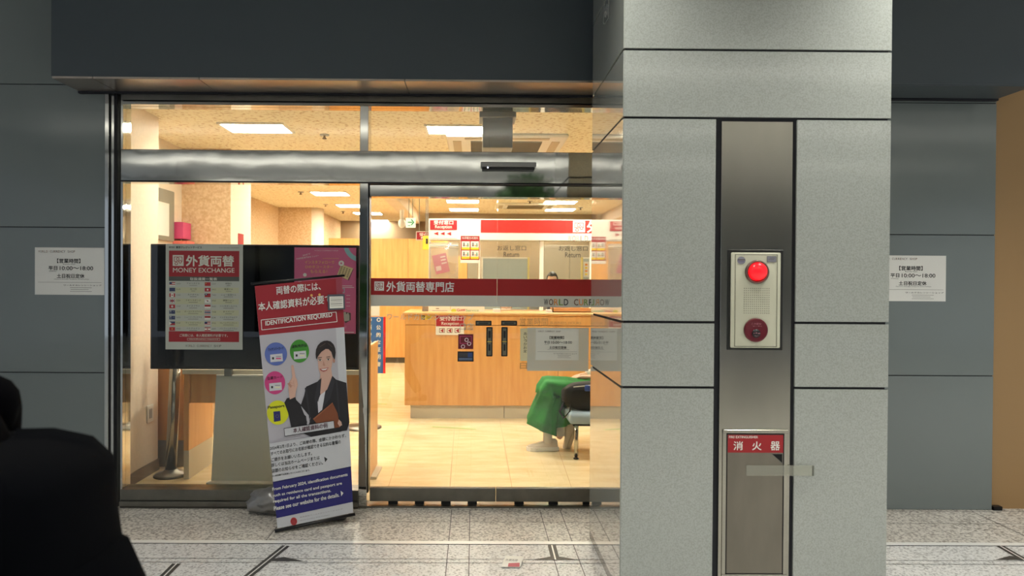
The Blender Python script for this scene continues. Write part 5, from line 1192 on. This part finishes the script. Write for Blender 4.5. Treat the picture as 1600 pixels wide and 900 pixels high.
SOCK = mat('sock_pale', (205, 200, 192), .8)
def leg_loft(name, pts, m):
    g = MB(); rings = []
    for i, (c_, rx, ry, ax) in enumerate(pts):
        c_ = Vn(c_); d = Vn(ax).normalized(); u_ = Vn((0, 1, 0)); v_ = d.cross(u_).normalized()
        ring = []
        for k in range(36):
            a = 2*math.pi*k/36; fold = 1+.13*math.sin(a*6+i*.5)*min(1, i/4)+.035*math.sin(a*11+i*1.3)
            ring.append(c_+(v_*math.cos(a)*rx+u_*math.sin(a)*ry)*fold)
        rings.append(ring)
    g.loft(rings, m, caps=True); return g.build(name, pt)
hR, kR = J['hpR'], J['knR']
q1, q2, q3, q4 = P(858, 615, Yp), P(850, 635, Yp), P(846, 655, Yp), P(846, 670, Yp)
leg_loft('trouser_leg', [(hR+Vn((.08, 0, 0)), .1, .12, (-1, 0, 0)), (hR.lerp(kR, .35), .1, .11, (-1, 0, .05)), (hR.lerp(kR, .7), .094, .1, (-1, 0, -.0)), (hR.lerp(kR, .93)+Vn((0, 0, -.0)), .088, .095, (-1, 0, -.5)), (kR+Vn((.012, 0, -.008)), .09, .098, (-1, 0, -.75)), (kR+Vn((-.0, 0, -.05)), .094, .1, (-.55, 0, -1)), (kR+Vn((.0, 0, -.09)), .096, .1, (-.25, 0, -1)), (q1+Vn((.01, 0, 0)), .1, .1, (-.15, 0, -1)), (q2+Vn((.012, 0, 0)), .112, .105, (-.12, 0, -1)), (q3+Vn((.0, 0, 0)), .125, .115, (-.12, 0, -1)), (q4+Vn((-.0, 0, .0)), .137, .12, (-.42, 0, -1))], GR)
hL, kL, aL = J['hpL'], J['knL'], J['anL']
leg_loft('trouser_leg', [(hL+Vn((.08, 0, 0)), .1, .12, (-1, 0, 0)), (hL.lerp(kL, .5), .095, .1, (-1, 0, 0)), (kL+Vn((.01, 0, .0)), .085, .09, (-.8, 0, -.5)), (kL+Vn((.0, 0, -.06)), .085, .09, (-.2, 0, -1)), (kL.lerp(aL, .5), .085, .09, (.2, 0, -1)), (kL.lerp(aL, .85), .1, .1, (.2, 0, -1))], GR)
MB().tube([J['anR']+Vn((0, 0, .1)), J['anR']+Vn((0, 0, -.03))], .04, SOCK, 16).build('sock', pt)
MB().tube([J['anL']+Vn((-.01, 0, .08)), J['anL']+Vn((0, 0, -.03))], .036, SOCK, 16).build('sock', pt)
shoe(pt, J['anR']+Vn((.01, 0, -.008)), (-1, -.1, 0), BEI)
shoe(pt, Vn((an.x+.165, Yp+.06, .16)), (-.35, 0, -1), BEI, up=(-.93, 0, .36), msole=mat('shoe_sole_tan', (200, 182, 155), .6))
# handbag on the bench / lap
q = P(905, 612, Yp-.2)
t = thing('shoulder_bag', 'black nylon bag resting on the bench beside the green trousers', 'bag', (q.x+.1, Yp-.22, zs1))
g = MB(); BG = mat('bag_black', (15, 16, 19), .6, spec=.3)
g.ball((q.x+.12, Yp-.2, zs1+.115), (.27, .1, .125), BG, 4, lambda p: Vn((math.copysign(abs(p.x)**.75, p.x), p.y, math.copysign(abs(p.z)**.8, p.z)))*(1+.04*noise.noise(p*3)))
for v in g.bm.verts: v.co.z = max(zs1+.002, v.co.z)
g.build('body', t)
MB().tube([(q.x-.06, Yp-.28, zs1+.2), (q.x+.1, Yp-.31, zs1+.22), (q.x+.3, Yp-.28, zs1+.2)], .005, GREYP, 8).build('zip', t)
MB().tube([(q.x-.12, Yp-.22, zs1+.08), (q.x-.17, Yp-.25, zs1-.01), (q.x-.14, Yp-.28, zs1-.06), (q.x-.09, Yp-.29, zs1+.0), (q.x-.08, Yp-.27, zs1+.06)], .01, BG, 8, squash=.5).build('strap', t)
MB().box(q.x+.03, q.x+.09, Yp-.31, Yp-.29, zs1+.17, zs1+.22, mat('tag_blue', (50, 80, 160), .4), .008, seg=2).build('tag', t)

# --- clerks
def clerk(px, pyt, Y, label, top, mask, face, sit=False):
    ht = P(px, pyt, Y); hc = ht-Vn((0, 0, .13)); x = ht.x; H = hc.z
    if sit: pel = Vn((x, Y+.05, H-.68))
    else: pel = Vn((x, Y+.02, H-.66))
    J = dict(pelvis=pel, chest=Vn((x, Y+.01, H-.4)), neck=Vn((x, Y, H-.17)), head=hc, shL=Vn((x+.17, Y, H-.27)), shR=Vn((x-.17, Y, H-.27)), elL=Vn((x+.2, Y-.05, H-.52)), elR=Vn((x-.2, Y-.05, H-.52)), wrL=Vn((x+.12, Y-.25, H-.56)), wrR=Vn((x-.12, Y-.25, H-.56)),
             hpL=pel+Vn((.09, 0, -.03)), hpR=pel+Vn((-.09, 0, -.03)))
    if sit: J.update(knL=pel+Vn((.1, -.4, 0)), knR=pel+Vn((-.1, -.4, 0)), anL=Vn((x+.1, Y-.36, .1)), anR=Vn((x-.1, Y-.36, .1)), toL=Vn((x+.1, Y-.5, .04)), toR=Vn((x-.1, Y-.5, .04)))
    else: J.update(knL=Vn((x+.09, Y, .47)), knR=Vn((x-.09, Y, .47)), anL=Vn((x+.09, Y+.02, .09)), anR=Vn((x-.09, Y+.02, .09)), toL=Vn((x+.09, Y-.12, .04)), toR=Vn((x-.09, Y-.12, .04)))
    person('person', label, J, None, top, mat('clerk_trousers', (40, 42, 50), .8), mat('shoe_black', (15, 15, 16), .6), face=face, mask=mask)
    return pel
clerk(863, 424.5, 10.4, 'dark haired clerk standing far behind the right return window', mat('clerk_top_a', (90, 95, 110), .8), False, (-.1, -1, -.2))
pel = clerk(791, 462, 9.35, 'masked clerk seated behind the left return window, hair just over the counter', mat('clerk_top_b', (60, 62, 75), .8), True, (0, -1, -.15), True)
t = thing('office_chair', 'office stool under the masked clerk behind the counter', 'chair', (pel.x, pel.y, 0))
MB().lathe([(.2, pel.z-.19), (.21, pel.z-.16), (.18, pel.z-.135)], (pel.x, pel.y, 0), mat('stool_seat', (50, 60, 90), .7), 28).build('seat', t)
MB().tube([(pel.x, pel.y, .06), (pel.x, pel.y, pel.z-.18)], .025, SATIN, 14).build('column', t); MB().lathe([(.22, 0), (.22, .02), (.05, .06)], (pel.x, pel.y, 0), BLACK, 28).build('base', t)

# ------------------------------------------------------------------ street planting seen only in reflections
LEAF = mat('leaf_green', (70, 115, 55), .5, rgb2=(40, 80, 35), nscale=3); BARK = mat('bark', (85, 70, 55), .8)
def plant(name, label, c, R, n, trunk, size=.09):
    t = thing(name, label, 'plant', (c[0], c[1], 0)); g = MB(); rnd = random.Random(hash(label) % 999 if False else len(label))
    for i in range(n):
        while True:
            p_ = Vn((rnd.uniform(-1, 1), rnd.uniform(-1, 1), rnd.uniform(-1, 1)))
            if .3 < p_.length < 1: break
        q = Vn(c)+Vn((p_.x*R[0], p_.y*R[1], p_.z*R[2])); a = Vn((rnd.gauss(0, 1), rnd.gauss(0, 1), rnd.gauss(0, 1))).normalized(); b = a.orthogonal().normalized()
        L = size*rnd.uniform(.7, 1.4); g.face([q, q+a*L*.5+b*L*.25, q+a*L, q+a*L*.5-b*L*.25], LEAF)
    g.build('foliage', t); MB().tube([(c[0], c[1], 0), (c[0]+.05, c[1], trunk)], [.07, .03], BARK, 10).build('trunk', t)
plant('arcade_tree', 'leafy tree standing in the arcade behind the camera, seen only as a reflection', (.95, -3.6, 2.75), (.55, .5, .6), 1500, 2.4, .15)
plant('shrub', 'bushy shrub behind the camera, seen only as a reflection', (-2.0, -4.4, 1.1), (.8, .6, .7), 1200, .8, .14)
